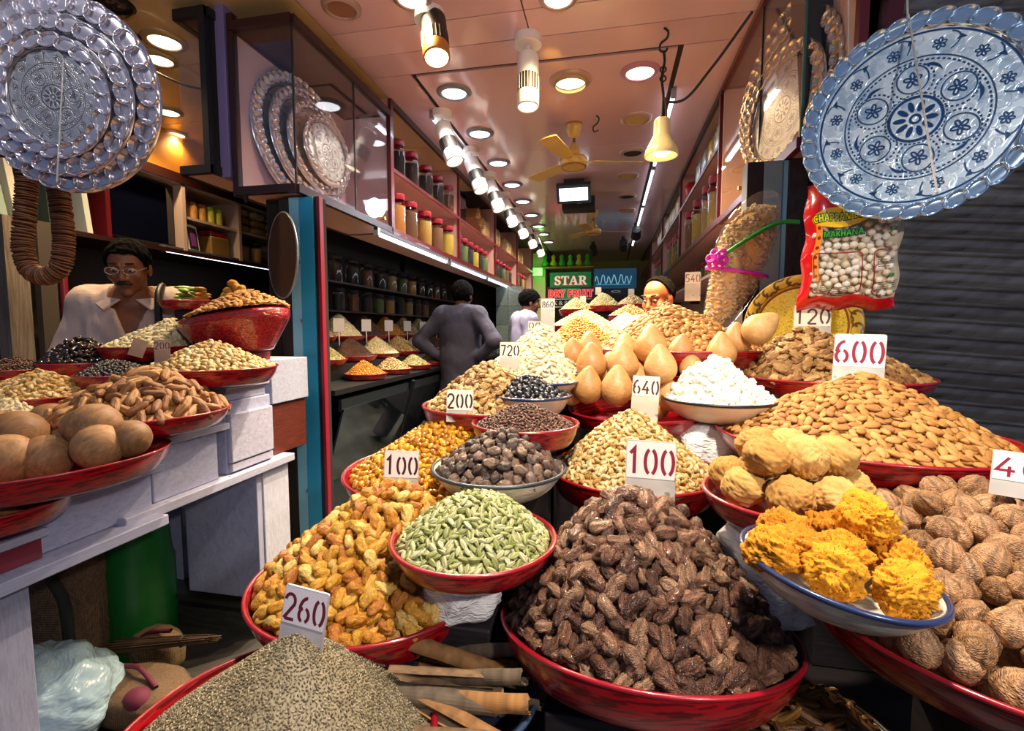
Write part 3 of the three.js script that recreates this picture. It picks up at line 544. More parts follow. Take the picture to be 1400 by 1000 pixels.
for (const [px, py, d, R, ax, ay, kind, bowl, text] of farHeaps)
  serve({ px, py, d, R, ax, ay, bowl, kind, p: 1.3, count: 0, name: 'nut', heapName: 'nut_heap', heapLabel: text, category: 'heap', trayLabel: 'red tray under ' + text.split(' heaped')[0] + (text.includes('far') ? ' ' + text.slice(text.indexOf('below') > 0 ? text.indexOf('below') : text.indexOf('under')) : ''), riseFrom: 0.9, riseW: 1.0 });

// ------------------------------------------------------------------ single large pieces
function put(name, geo, m, label, category, group, p, rot = [0, 0, 0], s = 1) {
  const o = single(name, geo, m, label, category, p, group); o.rotation.set(...rot); o.scale.setScalar(s); return o;
}
const cocoG = variants(3, (s) => coconutGeo(s)), cocoM = tones(['#c79458', '#bb874c', '#cfa064'], { roughness: 0.5, map: T.fine, bumpMap: T.rough, bumpScale: 0.0006 });
const cocoSpots = [[843, 533, 1.16, 1], [803, 532, 1.18, 0.95], [780, 537, 1.22, 0.85], [851, 500, 1.24, 1.05], [809, 500, 1.26, 1.02], [903, 504, 1.2, 1.02], [890, 476, 1.32, 1.12], [930, 484, 1.34, 0.95], [855, 482, 1.38, 0.95], [805, 481, 1.38, 1], [785, 489, 1.36, 0.95], [962, 478, 1.42, 0.85], [986, 484, 1.3, 1], [1006, 470, 1.34, 1], [832, 507, 1.34, 0.9], [915, 545, 1.2, 0.85], [897, 558, 1.22, 0.8], [870, 518, 1.32, 0.85], [945, 505, 1.3, 0.8]];
{
  const c = at(868, 556, 1.24); redTray(0.17, 0.04, 'red tray holding the upright tan coconuts', V(c.x, c.y - 0.01, c.z)); riser(c.x, c.z, c.y - 0.0555, 0.16, 0.63, 'tray of upright coconuts');
  const c2 = at(960, 512, 1.42); riser(c2.x + 0.02, c2.z, c2.y - 0.032, 0.14, 0.63, 'tray edge behind the rock sugar'); redTray(0.15, 0.03, 'red tray edge behind the rock sugar bowl', V(c2.x + 0.02, c2.y, c2.z));
  cocoSpots.forEach(([px, py, d, s], i) => put('dried_coconut', cocoG[i % 3], cocoM[(i * 7) % 3], 'whole tan dried coconut standing tip up behind the 640 card', 'coconut', 'tan coconuts behind the 640 card', at(px, py, d), [rr(-0.12, 0.12), rr(0, 6), rr(-0.15, 0.15)], s * 0.92));
  put('dried_coconut', cocoG[0], cocoM[2], 'tan dried coconut lying on its side by the yellow tray', 'coconut', null, at(1036, 451, 1.28), [0.3, 0.2, -0.9], 0.95);
}
const hingG = variants(4, (s) => rockGeo(s, 0.034, 0.24, 56, 42)), hingM = tones(['#c09450', '#b48642', '#caa05c'], { roughness: 0.9, map: withRepeat(T.pits, 3, 2) });
{
  const c = at(1077, 676, 0.69); redTray(0.112, 0.035, 'red tray of rough tan resin balls', c);
  wrappedStand('crumpled white cloth bundle under the tray of tan resin balls', V(c.x - 0.03, 0, c.z + 0.01), c.y - 0.04, 0.062, 0.14);
  const K = 0.9, y = c.y + 0.016, ring = [[-0.072, 0.03], [-0.02, 0.068], [0.042, 0.062], [0.082, 0.008], [-0.078, -0.035], [-0.03, 0.0], [0.022, -0.005], [0.03, -0.07], [-0.03, -0.07], [0.072, -0.055]];
  ring.forEach(([x, z], i) => put('resin_ball', hingG[i % 4], hingM[i % 3], 'rough tan resin ball in the red tray', 'resin ball', 'tan resin balls', V(c.x + x * K, y, c.z + z * K), [i, i * 2, i * 3], 0.84));
  [[-0.045, 0.035], [0.008, -0.03], [0.058, 0.012], [-0.035, -0.04], [0.012, 0.03]].forEach(([x, z], i) => put('resin_ball', hingG[(i + 1) % 4], hingM[(i + 1) % 3], 'rough tan resin ball in the red tray', 'resin ball', 'tan resin balls', V(c.x + x * K, y + 0.045, c.z + z * K), [i * 2, i, i], 0.86));
}
const turG = variants(4, (s) => rockGeo(s, 0.034, 0.5, 64, 48)), turM = tones(['#c9860c', '#bd7a0a', '#d29214'], { roughness: 0.95, map: withRepeat(T.turmeric, 2, 1) });
{
  const c = at(1143, 775, 0.52), t = [0.02, -0.14]; enamelBowl(0.093, 0.04, 'white enamel bowl with blue rim holding bright yellow lumps', c, t); 
  const P = [[-0.085, 0.02], [-0.052, -0.05], [-0.025, 0.05], [0.01, -0.01], [0.025, -0.075], [0.05, 0.058], [0.082, -0.015], [-0.045, 0.0]];
  P.forEach(([x, z], i) => put('turmeric_lump', turG[i % 4], turM[i % 3], 'bright yellow crumbly lump in the enamel bowl', 'turmeric', 'bright yellow lumps', V(c.x + x * 0.8, c.y + 0.012 - 0.12 * x * 0.75 - 0.05 * z, c.z + z * 0.8), [i, i * 2, i * 3], 0.76));
  put('turmeric_lump', turG[1], turM[2], 'bright yellow crumbly lump on top of the others in the enamel bowl', 'turmeric', null, V(c.x + 0.037, c.y + 0.045, c.z - 0.025), [1, 2, 0], 0.78);
}
// cinnamon bark in a dark bowl
{
  const c = at(628, 945, 0.63);
  enamelBowl(0.1, 0.05, 'dark blue bowl of rolled cinnamon bark', c, null, mat('#2e3e55', { roughness: 0.3 }), M.darkEnamel); riser(c.x, c.z, c.y - 0.056, 0.1, 0.63, 'bowl of cinnamon bark');
  const barkM = ['#8a6a4a', '#7a6650', '#a0703e', '#6b5a48', '#b07a42'].map((k) => mat(k, { roughness: 0.85, map: withRepeat(T.grain, 1, 1) }));
  const bark = (L, R, arc, s) => {   // a curled strip with thickness
    const sh = new THREE.Shape(), n = 16, th = 0.0022;
    const q = (a, r) => [Math.cos(a) * r * (1 - 0.12 * a / arc), Math.sin(a) * r * (1 - 0.12 * a / arc)];
    for (let i = 0; i <= n; i++) { const [x, y] = q(arc * i / n, R); i ? sh.lineTo(x, y) : sh.moveTo(x, y); }
    for (let i = n; i >= 0; i--) { const [x, y] = q(arc * i / n, R - th); sh.lineTo(x, y); }
    const g = new THREE.ExtrudeGeometry(sh, { depth: L, steps: 10, bevelEnabled: false }); g.translate(0, 0, -L / 2);
    const p = g.attributes.position; for (let i = 0; i < p.count; i++) { const z = p.getZ(i), k = 1 + 0.14 * nz(z * 40 + s, p.getX(i) * 60, s); const e = Math.abs(z) > L * 0.49 ? 0.006 * nz(p.getX(i) * 300, p.getY(i) * 300, s) : 0; p.setXYZ(i, p.getX(i) * k, p.getY(i) * k, z + e); }
    g.computeVertexNormals(); return g.rotateY(Math.PI / 2);
  };
  const sticks = [[0, 0.075, 0.15, 0.013, 4.6, 0], [-0.02, 0.052, 0.16, 0.012, 3.6, 0.005], [0.03, 0.05, 0.15, 0.013, 5.2, 0.0], [-0.025, 0.028, 0.16, 0.014, 4.9, 0.012], [0.035, 0.022, 0.13, 0.014, 3.0, 0.014], [-0.02, 0.0, 0.15, 0.013, 5.0, 0.01], [0.04, -0.01, 0.14, 0.013, 2.8, 0.006], [-0.03, -0.03, 0.13, 0.013, 4.0, 0.008], [0.02, -0.04, 0.14, 0.013, 3.3, 0.01], [0, -0.065, 0.13, 0.012, 4.4, 0.004], [-0.015, 0.018, 0.14, 0.012, 2.6, 0.034], [0.03, 0.0, 0.13, 0.013, 3.4, 0.032], [-0.01, -0.022, 0.15, 0.013, 4.4, 0.034], [0.02, -0.055, 0.14, 0.012, 3.0, 0.03]];
  sticks.forEach(([x, z, L, R, arc, dy], i) => put('cinnamon_bark', bark(L, R, arc, i), barkM[i % 5], 'curled strip of brown cinnamon bark in the dark bowl', 'cinnamon', 'curled cinnamon bark', V(c.x + x * 0.93, c.y - 0.006 + dy, c.z + z * 0.93), [rr(0, 6), rr(-0.25, 0.25) + YAW * 0.4, rr(-0.06, 0.06)]));
}
// ------------------------------------------------------------------ ceiling lights
function downlight(x, z, lit, label, o = {}) {
  const g = thing('downlight', label, 'ceiling light', [x, CEIL, z], o.group), r = o.r ?? 0.085;
  part('trim_ring', lathe([[r * 0.86, 0.004], [r * 0.9, -0.012], [r, -0.02], [r * 1.28, -0.008], [r * 1.3, 0.001]], 40), o.ringM ?? mat('#a98a80', { roughness: 0.3, metalness: 0.3 }), g);
  const face = part('diffuser', cyl(r * 0.88, r * 0.88, 0.01, 36), lit ? (o.warm ? M.glowWarm : M.glowWhite) : (o.faceM ?? mat('#b99a5a', { roughness: 0.5 })), g, [0, -0.006, 0]);
  if (o.drop) part('cup', lathe([[r * 0.95, 0], [r * 0.95, -0.03], [r * 0.9, -0.034]], 36), mat('#c9b16a', { roughness: 0.4 }), g);
  if (lit) spot(V(x, CEIL - 0.03, z), V(x + (o.aim?.[0] ?? 0), 0, z + (o.aim?.[1] ?? 0)), o.cd ?? LIGHT.down, o.warm ? '#ffd9a0' : '#fff0dd', 1.15, 'downlight_lamp', r * 22);
  return g;
}
[-3.05, -3.7, -4.37, -5.04, -5.71, -6.4, -7.1, -7.7, -8.4].forEach((z, i) => downlight(-0.99 - 0.008 * i, z, true, 'round lit downlight in the ceiling row over the jar shelf', { group: 'lit downlights over the jar shelf', ringM: mat('#7f7f86', { roughness: 0.35, metalness: 0.4 }) }));
downlight(-0.254, -3.05, true, 'lit downlight with deep yellow rim before the ceiling fan', { warm: true, r: 0.1, drop: true, cd: 12 });
downlight(0.152, -3.03, true, 'lit downlight with pink rim beside the hook lamp', { warm: true, r: 0.088, ringM: mat('#a06a80', { roughness: 0.35 }), cd: 12 });
[[0.165, -3.676], [0.15, -4.98], [0.19, -6.39]].forEach(([x, z]) => downlight(x, z, false, 'unlit downlight with tan cover over the far almonds', { group: 'unlit tan downlights' }));
[[0.17, -4.35], [0.17, -5.73], [-0.36, -4.45]].forEach(([x, z]) => downlight(x, z, false, 'unlit downlight with dark socket over the aisle', { group: 'unlit dark downlights', faceM: M.dark }));
downlight(-0.25, -2.3, true, 'lit round downlight near the front edge of the ceiling', { warm: true, r: 0.07, cd: 8 });
downlight(-0.9, -2.17, true, 'lit round downlight behind the orange spotlight', { warm: true, r: 0.07, cd: 6 });
downlight(-1.25, -2.17, false, 'unlit recessed downlight beside the glass show case', { r: 0.07, faceM: mat('#8a5a3a', { roughness: 0.4 }) });
// room on the other side of the blue pillar
[[-2.294, -2.225], [-2.475, -2.362], [-3.008, -2.918], [-3.3, -3.25], [-2.52, -1.9], [-2.65, -2.29]].forEach(([x, z], i) => downlight(x, z, i !== 5, 'round warm downlight in the cream ceiling of the side room', { group: 'side room downlights', warm: true, r: i === 0 ? 0.08 : 0.07, cd: 5, ringM: mat('#b59a70', { roughness: 0.35, metalness: 0.4 }) }));
single('dome_light', lathe([[0.001, -0.05], [0.06, -0.04], [0.085, -0.015], [0.1, 0], [0.001, 0]], 36), mat('#3a3230', { roughness: 0.15, metalness: 0.7 }), 'dark chrome dome light on the cream ceiling', 'ceiling light', [-2.28, CEIL, -1.93]);
single('dome_light', lathe([[0.001, -0.07], [0.035, -0.06], [0.05, -0.02], [0.06, 0], [0.001, 0]], 28), mat('#8a6a40', { roughness: 0.3, metalness: 0.5 }), 'small bronze smoke detector on the cream ceiling', 'detector', [-2.44, CEIL, -2.15]);

// cylinder spotlights on stems
function spotlight(top, dir, L, R, label, cols, o = {}) {
  const g = thing('spotlight', label, 'spotlight', top, o.group);
  if (o.base !== false) part('ceiling_base', cyl(0.07 * (o.k ?? 1), 0.07 * (o.k ?? 1), 0.045, 28), cols.base ?? M.whitePlastic, g, [0, -0.0225, 0]);
  const d = dir.clone().normalize(), q = new THREE.Quaternion().setFromUnitVectors(V(0, -1, 0), d), start = V(...(o.off ?? [0, -0.09, 0]));
  part('stem', bar(V(0, -0.03, 0), start.clone().addScaledVector(d, 0.03), 0.009), M.whitePlastic, g);
  const body = part('body', lathe([[0.001, 0], [R * 0.85, 0], [R * 0.98, -0.01], [R, -0.03], [R, -L * 0.42]], 32), cols.body, g, start); body.quaternion.copy(q);
  const band = part('vent_band', lathe([[R * 1.005, -L * 0.42], [R * 1.005, -L * 0.72]], 32), cols.band, g, start); band.quaternion.copy(q);
  for (let k = 0; k < (o.fins ?? 22); k++) { const a = k / (o.fins ?? 22) * 6.2832; part('fin', box(0.003, L * 0.28, 0.004, Math.cos(a) * R * 1.02, -L * 0.57, Math.sin(a) * R * 1.02), cols.fin ?? cols.band, band); }
  const ring = part('nose_ring', lathe([[R, -L * 0.72], [R * 1.04, -L * 0.74], [R * 1.04, -L * 0.97], [R * 0.92, -L], [R * 0.88, -L * 0.96]], 32), cols.nose, g, start); ring.quaternion.copy(q);
  const lens = part('lens', cyl(R * 0.9, R * 0.9, 0.006, 32), M.glowWarm, g, start.clone().addScaledVector(d, L * 0.965)); lens.quaternion.copy(q);
  const tip = V(...(top.isVector3 ? [top.x, top.y, top.z] : top)).add(start).addScaledVector(d, L + 0.025);
  spot(tip, tip.clone().add(d), o.cd ?? 20, '#ffe6c4', o.angle ?? 0.75, 'spotlight_lamp', R * 14);
  return g;
}
const whiteCols = { body: M.whitePlastic, band: mat('#1c1a1c', { roughness: 0.5 }), fin: mat('#d8d2c8', { roughness: 0.5 }), nose: M.whitePlastic };
spotlight(V(-0.433, CEIL, -2.568), V(0.02, -1, 0.12), 0.28, 0.055, 'white cylinder spotlight with ribbed black band before the ceiling fan', whiteCols, { cd: 26, angle: 0.9 });
spotlight(V(-0.86, CEIL, -2.28), V(0.18, -1, 0.3), 0.24, 0.06, 'orange nosed cylinder spotlight with black ribbed body at the ceiling front', { body: mat('#1c1718', { roughness: 0.4 }), band: mat('#1c1718', { roughness: 0.4 }), fin: mat('#3a3436', { roughness: 0.4 }), nose: mat('#c07a38', { roughness: 0.45 }) }, { cd: 26, angle: 0.9, off: [0.02, -0.03, 0] });
[-3.3, -4.0, -4.65, -5.35, -6.05, -6.8, -7.6].forEach((z) => spotlight(V(-1.16, CEIL, z), V(0.4, -1, 0.2), 0.3, 0.06, 'white cylinder spotlight with black band in the row over the jar shelf', { ...whiteCols, fin: M.black }, { group: 'row of black banded spotlights', cd: 7, fins: 10 }));

// tubes
function tubeLight(a, b, label, o = {}) {
  const mid = a.clone().add(b).multiplyScalar(0.5), L = a.distanceTo(b), g = thing('fluorescent_tube', label, 'tube light', mid, o.group);
  g.rotation.y = Math.atan2(b.x - a.x, b.z - a.z);
  g.rotation.order = 'YXZ'; g.rotation.x = -Math.asin((b.y - a.y) / L);
  part('batten', box(0.022, 0.016, L), mat('#5c5a60', { roughness: 0.4, metalness: 0.3 }), g, [0, 0.03, 0]);
  part('tube', cyl(0.013, 0.013, L - 0.06, 12).rotateX(Math.PI / 2), M.glowTube, g);
  for (const s of [-1, 1]) part('end_cap', box(0.03, 0.05, 0.03), M.steel, g, [0, 0.01, s * (L / 2 - 0.015)]);
  const l = new THREE.RectAreaLight('#dcebff', o.k ?? 14, 0.026, L - 0.08); l.name = 'tube_lamp'; l.position.set(mid.x, mid.y - 0.016, mid.z);
  l.lookAt(mid.x, mid.y - 1, mid.z); l.rotation.z += 0; scene.add(l);
  l.rotation.set(-Math.PI / 2, 0, 0); l.rotateZ(-g.rotation.y + 0); l.castShadow = true;
  return g;
}
for (const [z0, z1] of [[-2.78, -4.1], [-4.16, -5.45], [-5.5, -6.8]]) tubeLight(V(LX + 0.02, 1.885, z0), V(LX + 0.02, 1.885, z1), 'lit fluorescent tube under the jar shelf edge', { group: 'tubes under the jar shelf', k: 5 });
for (const [z0, z1] of [[-3.25, -4.6], [-4.65, -6.0], [-6.05, -7.4], [-7.45, -8.8]]) tubeLight(V(0.37, CEIL - 0.045, z0), V(0.37, CEIL - 0.045, z1), 'lit fluorescent tube along the ceiling edge beside the hook lamp', { group: 'tubes along the ceiling edge', k: 14 });
tubeLight(V(-1.22, CEIL - 0.045, -3.25), V(-1.22, CEIL - 0.045, -4.5), 'lit fluorescent tube on the ceiling behind the banded spotlights', { k: 14 });
tubeLight(V(-3.22, 1.88, -3.0), V(-3.22, 1.88, -4.2), 'lit fluorescent tube under the side room shelf', { k: 6 });

// hook lamp
{
  const top = onY(908, 38, CEIL), lampP = at(906, 178, toPixel(top)[2] * 0.96), g = thing('hook_lamp', 'cream bell lamp hanging on a black iron hook and chain', 'hanging lamp', [top.x, CEIL, top.z]);
  const y1 = lampP.y - CEIL;
  part('hook', tube([[0, 0, 0], [0.02, -0.02, 0], [0.015, -0.05, 0], [-0.015, -0.075, 0], [-0.018, -0.105, 0], [0.008, -0.115, 0], [0.018, -0.1, 0]], 0.006, 40), M.black, g);
  part('cord', tube([[0, -0.11, 0], [0.006, -0.16, 0], [-0.006, -0.24, 0], [0.004, -0.33, 0], [0, y1 + 0.11, 0]], 0.007, 40), M.black, g);
  for (let k = 0; k < 3; k++) part('link', new THREE.TorusGeometry(0.014, 0.004, 6, 16).rotateY(k % 2 ? 1.57 : 0), M.black, g, [0, -0.2 - k * 0.022, 0]);
  part('wire', tube([[0.01, -0.34, 0.005], [0.02, -0.42, 0.01], [0.018, y1 + 0.09, 0.01]], 0.006, 20), mat('#5a3a22', { roughness: 0.5 }), g);
  part('shade', lathe([[0.001, 0.11], [0.034, 0.108], [0.04, 0.1], [0.042, 0.03], [0.06, -0.005], [0.08, -0.045], [0.084, -0.075], [0.078, -0.075], [0.055, -0.005], [0.036, 0.03]], 40), M.cream, g, [0, y1, 0]);
  const bulb = part('bulb', new THREE.SphereGeometry(0.045, 20, 14), M.glowWarm, g, [0, y1 - 0.045, 0]); bulb.scale.y = 0.7;
  spot(V(top.x, lampP.y - 0.085, top.z), V(top.x, 0, top.z + 0.6), 24, '#ffdca8', 0.95, 'hook_lamp_light', 3);
  const cableEnd = onY(1040, 5, CEIL - 0.02);
  single('cable', tube([[top.x + 0.01, CEIL - 0.36, top.z], [top.x + 0.1, CEIL - 0.36, top.z + 0.01], [top.x + 0.22, CEIL - 0.24, top.z + 0.05], [0.62, CEIL - 0.05, cableEnd.z]], 0.007, 40), M.black, 'black twisted cable from the hook lamp to the show case top', 'cable');
}
single('cable', tube([onY(112, 20, 2.76), onY(150, 66, 2.7), onY(200, 92, 2.66), onY(258, 118, 2.66), onY(300, 124, 2.7)], 0.006, 50), M.black, 'black twisted cable sagging under the cream ceiling of the side room', 'cable');
{ const h = onY(815, 158, CEIL); single('ceiling_hook', tube([[h.x, CEIL, h.z], [h.x + 0.02, CEIL - 0.02, h.z], [h.x + 0.012, CEIL - 0.05, h.z], [h.x - 0.02, CEIL - 0.08, h.z], [h.x - 0.012, CEIL - 0.11, h.z], [h.x + 0.018, CEIL - 0.1, h.z]], 0.005, 36), M.black, 'small black iron hook in the ceiling beside the fan', 'hook'); }
// ceiling fans
function fan(x, z, label, k = 1) {
  const g = thing('ceiling_fan', label, 'ceiling fan', [x, CEIL, z]), m = mat('#c9a350', { roughness: 0.35, clearcoat: 0.4 });
  part('canopy', lathe([[0.001, 0], [0.062, 0], [0.062, -0.02], [0.045, -0.08], [0.02, -0.1], [0.001, -0.1]], 32), m, g);
  part('rod', cyl(0.011, 0.011, 0.12, 12), mat('#6a3a1c', { roughness: 0.4 }), g, [0, -0.15, 0]);
  part('hub_cover', lathe([[0.001, -0.13], [0.02, -0.135], [0.042, -0.19], [0.05, -0.22], [0.03, -0.235]], 32), m, g);
  part('motor', lathe([[0.03, -0.225], [0.085, -0.235], [0.1, -0.25], [0.1, -0.285], [0.09, -0.3], [0.085, -0.31], [0.001, -0.305]], 40), m, g);
  part('bottom_ring', new THREE.TorusGeometry(0.086, 0.008, 8, 40).rotateX(Math.PI / 2), mat('#8a6422', { roughness: 0.35 }), g, [0, -0.305, 0]);
  for (let i = 0; i < 3; i++) {
    const a = i * 2.0944 + 0.25, s = new THREE.Shape(); s.moveTo(0.09, -0.02); s.lineTo(0.16, -0.05); s.lineTo(0.5 * k, -0.062); s.quadraticCurveTo(0.53 * k, 0, 0.5 * k, 0.062); s.lineTo(0.16, 0.05); s.lineTo(0.09, 0.02);
    const bl = part('blade', new THREE.ExtrudeGeometry(s, { depth: 0.006, bevelEnabled: false }).rotateX(-Math.PI / 2).rotateX(0.14), m, g, [0, -0.27, 0]); bl.rotation.y = a;
  }
}
fan(-0.277, -3.69, 'golden ceiling fan with cup canopy over the middle of the aisle', 1);
fan(-0.22, -6.3, 'golden ceiling fan deeper in the shop beyond the floodlight', 0.9);
// floodlight, projector boxes
{
  const p = onY(785, 246, CEIL), g = thing('floodlight', 'black floodlight with white glowing panel beyond the ceiling fan', 'floodlight', [p.x, CEIL, -5.0]);
  part('bracket', box(0.2, 0.12, 0.03, 0, -0.06, 0), M.black, g);
  const h = part('housing', rbox(0.34, 0.06, 0.2, 0.01), mat('#1c2b3a', { roughness: 0.4 }), g, [0, -0.14, 0.02]); h.rotation.x = -0.85;
  const f = part('panel', box(0.28, 0.004, 0.13), M.glowWhite, g, [0, -0.161, 0.045]); f.rotation.x = -0.85;
  spot(V(p.x, CEIL - 0.2, -4.92), V(p.x, 0, -3.2), 14, '#eaf2ff', 1.0, 'floodlight_lamp', 5);
  const b = thing('projector', 'black box with white label hanging behind the floodlight', 'projector', [p.x + 0.02, CEIL, -5.5]);
  part('body', rbox(0.36, 0.14, 0.2, 0.01), M.black, b, [0, -0.13, 0]); part('label', box(0.05, 0.04, 0.004), M.whiteClean, b, [0.01, -0.12, 0.102]); part('knob', cyl(0.012, 0.012, 0.02, 12).rotateX(1.57), M.whiteClean, b, [-0.08, -0.12, 0.105]);
  part('pole', cyl(0.012, 0.012, 0.08, 10), M.black, b, [0, -0.035, 0]);
}
for (const [x, z, t] of [[0.35, -7.2, 'small black camera on the far ceiling beside the tube'], [0.2, -8.2, 'black far ceiling speaker beyond the second fan'], [-0.3, -8.6, 'black far ceiling camera before the name sign']]) {
  const g = thing('security_camera', t, 'camera', [x, CEIL, z]); part('mount', cyl(0.03, 0.03, 0.05, 16), M.black, g, [0, -0.025, 0]); part('housing', cyl(0.06, 0.07, 0.2, 20).rotateX(1.2), M.dark, g, [0, -0.14, 0.02]); part('stem', cyl(0.012, 0.012, 0.1, 10), M.black, g, [0, -0.08, 0]);
}
// bare spiral bulbs out of view; the side room's television mirrors one, the other is added
function spiralBulb(p, label, cd) {
  const g = thing('spiral_bulb', label, 'bulb', p), pts = [];
  for (let k = 0; k <= 60; k++) { const t = k / 60, a = t * 6.2832 * 4; pts.push(V(Math.cos(a) * 0.026, -0.02 - t * 0.075, Math.sin(a) * 0.026)); }
  part('glass_spiral', tube(pts, 0.006, 120, 8), M.glowWhite, g);
  part('holder', cyl(0.022, 0.024, 0.06, 18), M.whitePlastic, g, [0, 0.02, 0]);
  part('flex', cyl(0.004, 0.004, 1.3, 8), M.black, g, [0, 0.7, 0]);
  const l = new THREE.PointLight('#fbf2ea', cd, 0, 2); l.name = 'spiral_bulb_lamp'; l.position.set(p[0], p[1] - 0.06, p[2]); l.castShadow = true; l.shadow.radius = 2; scene.add(l);
}
{ // unseen lamp inferred over the trays; shade added to keep the side counter dim
  const p = V(0.12, 2.5, -0.38), aim = V(0.16, 0.9, -0.86), g = thing('pendant_lamp', 'unseen white shaded pendant lamp hanging over the date trays', 'hanging lamp', p);
  part('shade', lathe([[0.02, 0.1], [0.03, 0.1], [0.05, 0.06], [0.12, -0.02], [0.125, -0.05], [0.115, -0.05]], 36), M.whitePlastic, g);
  part('bulb', new THREE.SphereGeometry(0.04, 18, 12), M.glowWarm, g, [0, -0.005, 0]); part('flex', cyl(0.004, 0.004, 1.2, 8), M.black, g, [0, 0.7, 0]);
  spot(V(p.x, p.y - 0.06, p.z), aim, LIGHT.front, '#fff0da', 0.8, 'pendant_lamp_light', 3);
}
spiralBulb([0.8, 1.85, 0.35], 'added white spiral bulb out of view that brightens the hanging tray and bag', 5);  // added behind the camera to brighten the hanging tray and snack bag
spiralBulb([-1.35, 2.4, -0.5], 'bare white spiral bulb hanging over the side counter', 1.1);
// ------------------------------------------------------------------ price cards
function canvasTexture(w, h, draw) {
  const c = document.createElement('canvas'); c.width = w; c.height = h; draw(c.getContext('2d'), w, h);
  const t = new THREE.CanvasTexture(c); t.colorSpace = THREE.SRGBColorSpace; return t;
}
function stencil(x, text, cx, cy, size, color, bg, k = 0.62) {   // stencil figures with bridges
  const w = size * k, n = text.length, lw = size * 0.13; x.lineCap = 'butt'; x.lineWidth = lw * 0.85; x.strokeStyle = color;
  [...text].forEach((ch, i) => {
    const px = cx + (i - (n - 1) / 2) * w * 1.12, a = w * 0.36, b = size * 0.42; x.save(); x.translate(px, cy); x.beginPath();
    const ell = (ex, ey, ra, rb, s, e) => x.ellipse(ex, ey, ra, rb, 0, s, e);
    if (ch === '0') { ell(0, 0, a, b, -1.25, 1.25); x.stroke(); x.beginPath(); ell(0, 0, a, b, 1.9, 4.4); }
    else if (ch === '1') { x.moveTo(-a * 0.7, -b * 0.6); x.lineTo(a * 0.1, -b); x.lineTo(a * 0.1, b); }
    else if (ch === '2') { ell(0, -b * 0.45, a, b * 0.55, -3.0, 0.5); x.lineTo(-a, b); x.moveTo(-a * 0.8, b); x.lineTo(a * 1.1, b); }
    else if (ch === '4') { x.moveTo(a * 0.35, -b); x.lineTo(-a, b * 0.35); x.lineTo(a * 1.1, b * 0.35); x.moveTo(a * 0.45, -b * 0.1); x.lineTo(a * 0.45, b); }
    else if (ch === '5') { x.moveTo(a, -b); x.lineTo(-a * 0.8, -b); x.lineTo(-a * 0.8, -b * 0.1); x.stroke(); x.beginPath(); ell(-a * 0.1, b * 0.4, a, b * 0.55, -1.5, 2.4); }
    else if (ch === '6') { ell(0, b * 0.42, a, b * 0.55, -1.3, 1.2); x.stroke(); x.beginPath(); ell(0, b * 0.42, a, b * 0.55, 1.9, 4.4); x.stroke(); x.beginPath(); ell(a * 0.5, b * 0.2, a * 1.5, b * 1.15, 3.3, 4.7); }
    else if (ch === '7') { x.moveTo(-a, -b); x.lineTo(a, -b); x.lineTo(-a * 0.1, b); }
    else if (ch === '8') { ell(0, -b * 0.48, a * 0.85, b * 0.48, -1.3, 1.3); x.stroke(); x.beginPath(); ell(0, -b * 0.48, a * 0.85, b * 0.48, 1.9, 4.4); x.stroke(); x.beginPath(); ell(0, b * 0.46, a, b * 0.52, -1.3, 1.3); x.stroke(); x.beginPath(); ell(0, b * 0.46, a, b * 0.52, 1.9, 4.4); }
    x.stroke(); x.restore();
  });
}
function priceCard(text, px, py, wpx, hpx, d, label, o = {}) {
  const c = at(px, py, d), w = wpx * d / F, h = hpx * d / F, g = thing('price_card', label, 'price card', c, o.group);
  const bg = o.bg ?? '#e2ddd6', ink = o.ink ?? '#5a1526';
  const th = 0.003, s = new THREE.Shape(), r = w * 0.06; s.moveTo(-w / 2, -h / 2); s.lineTo(w / 2, -h / 2); s.lineTo(w / 2, h / 2 - r); s.quadraticCurveTo(w / 2, h / 2, w / 2 - r, h / 2); s.lineTo(-w / 2 + r, h / 2); s.quadraticCurveTo(-w / 2, h / 2, -w / 2, h / 2 - r);
  part('board', new THREE.ExtrudeGeometry(s, { depth: th, bevelEnabled: false }), mat(bg, { roughness: 0.5, map: T.grime }), g);
  if (text) {
    const tw = w * 0.96, tH = Math.min(h * 0.62, w * 0.75), tex = canvasTexture(192, Math.round(192 * tH / tw), (x, W, H) => { x.fillStyle = bg; x.fillRect(0, 0, W, H); stencil(x, text, W / 2, H * 0.54, H * (o.size ?? 0.82), ink, bg, (o.k ?? 0.62) * (W / H) / 1.62 / (text.length / 3)); });
    const p = part('printed_number', new THREE.PlaneGeometry(tw, tH), mat('#ffffff', { roughness: 0.5, map: tex }), g, [0, h / 2 - tH / 2 - h * 0.02, th + 0.0006]); p.userData.label = 'stencilled number ' + text;
  }
  g.lookAt(camera.position.x * 0.3 + c.x * 0.7 + (o.yaw ?? 0), c.y + (o.lean ?? 0.1), c.z + 1); g.rotateZ(o.roll ?? 0);
  return g;
}
priceCard('260', 416, 850, 66, 92, 0.575, 'grey white price card reading 260 stuck in the fine seeds', { roll: -0.13, bg: '#cfc9d4', yaw: -0.1 });
priceCard('100', 549, 645, 47, 56, 0.89, 'white price card reading 100 between the dates and golden raisins', { roll: -0.03, bg: '#d8d0cc', yaw: 0.1, ink: '#3a1015' });
priceCard('200', 629, 555, 37, 44, 1.04, 'white price card reading 200 before the walnut kernels', { bg: '#e6dfce', ink: '#3a1c1c' });
priceCard('720', 697, 487, 27, 38, 1.3, 'white price card reading 720 before the cream seeds', { bg: '#e9e2d0', ink: '#3a1c2a' });
priceCard('860', 749, 433, 19, 50, 1.62, 'tall white price card reading 860 on the cream seeds', { bg: '#efece6', ink: '#2a2030', size: 0.7 });
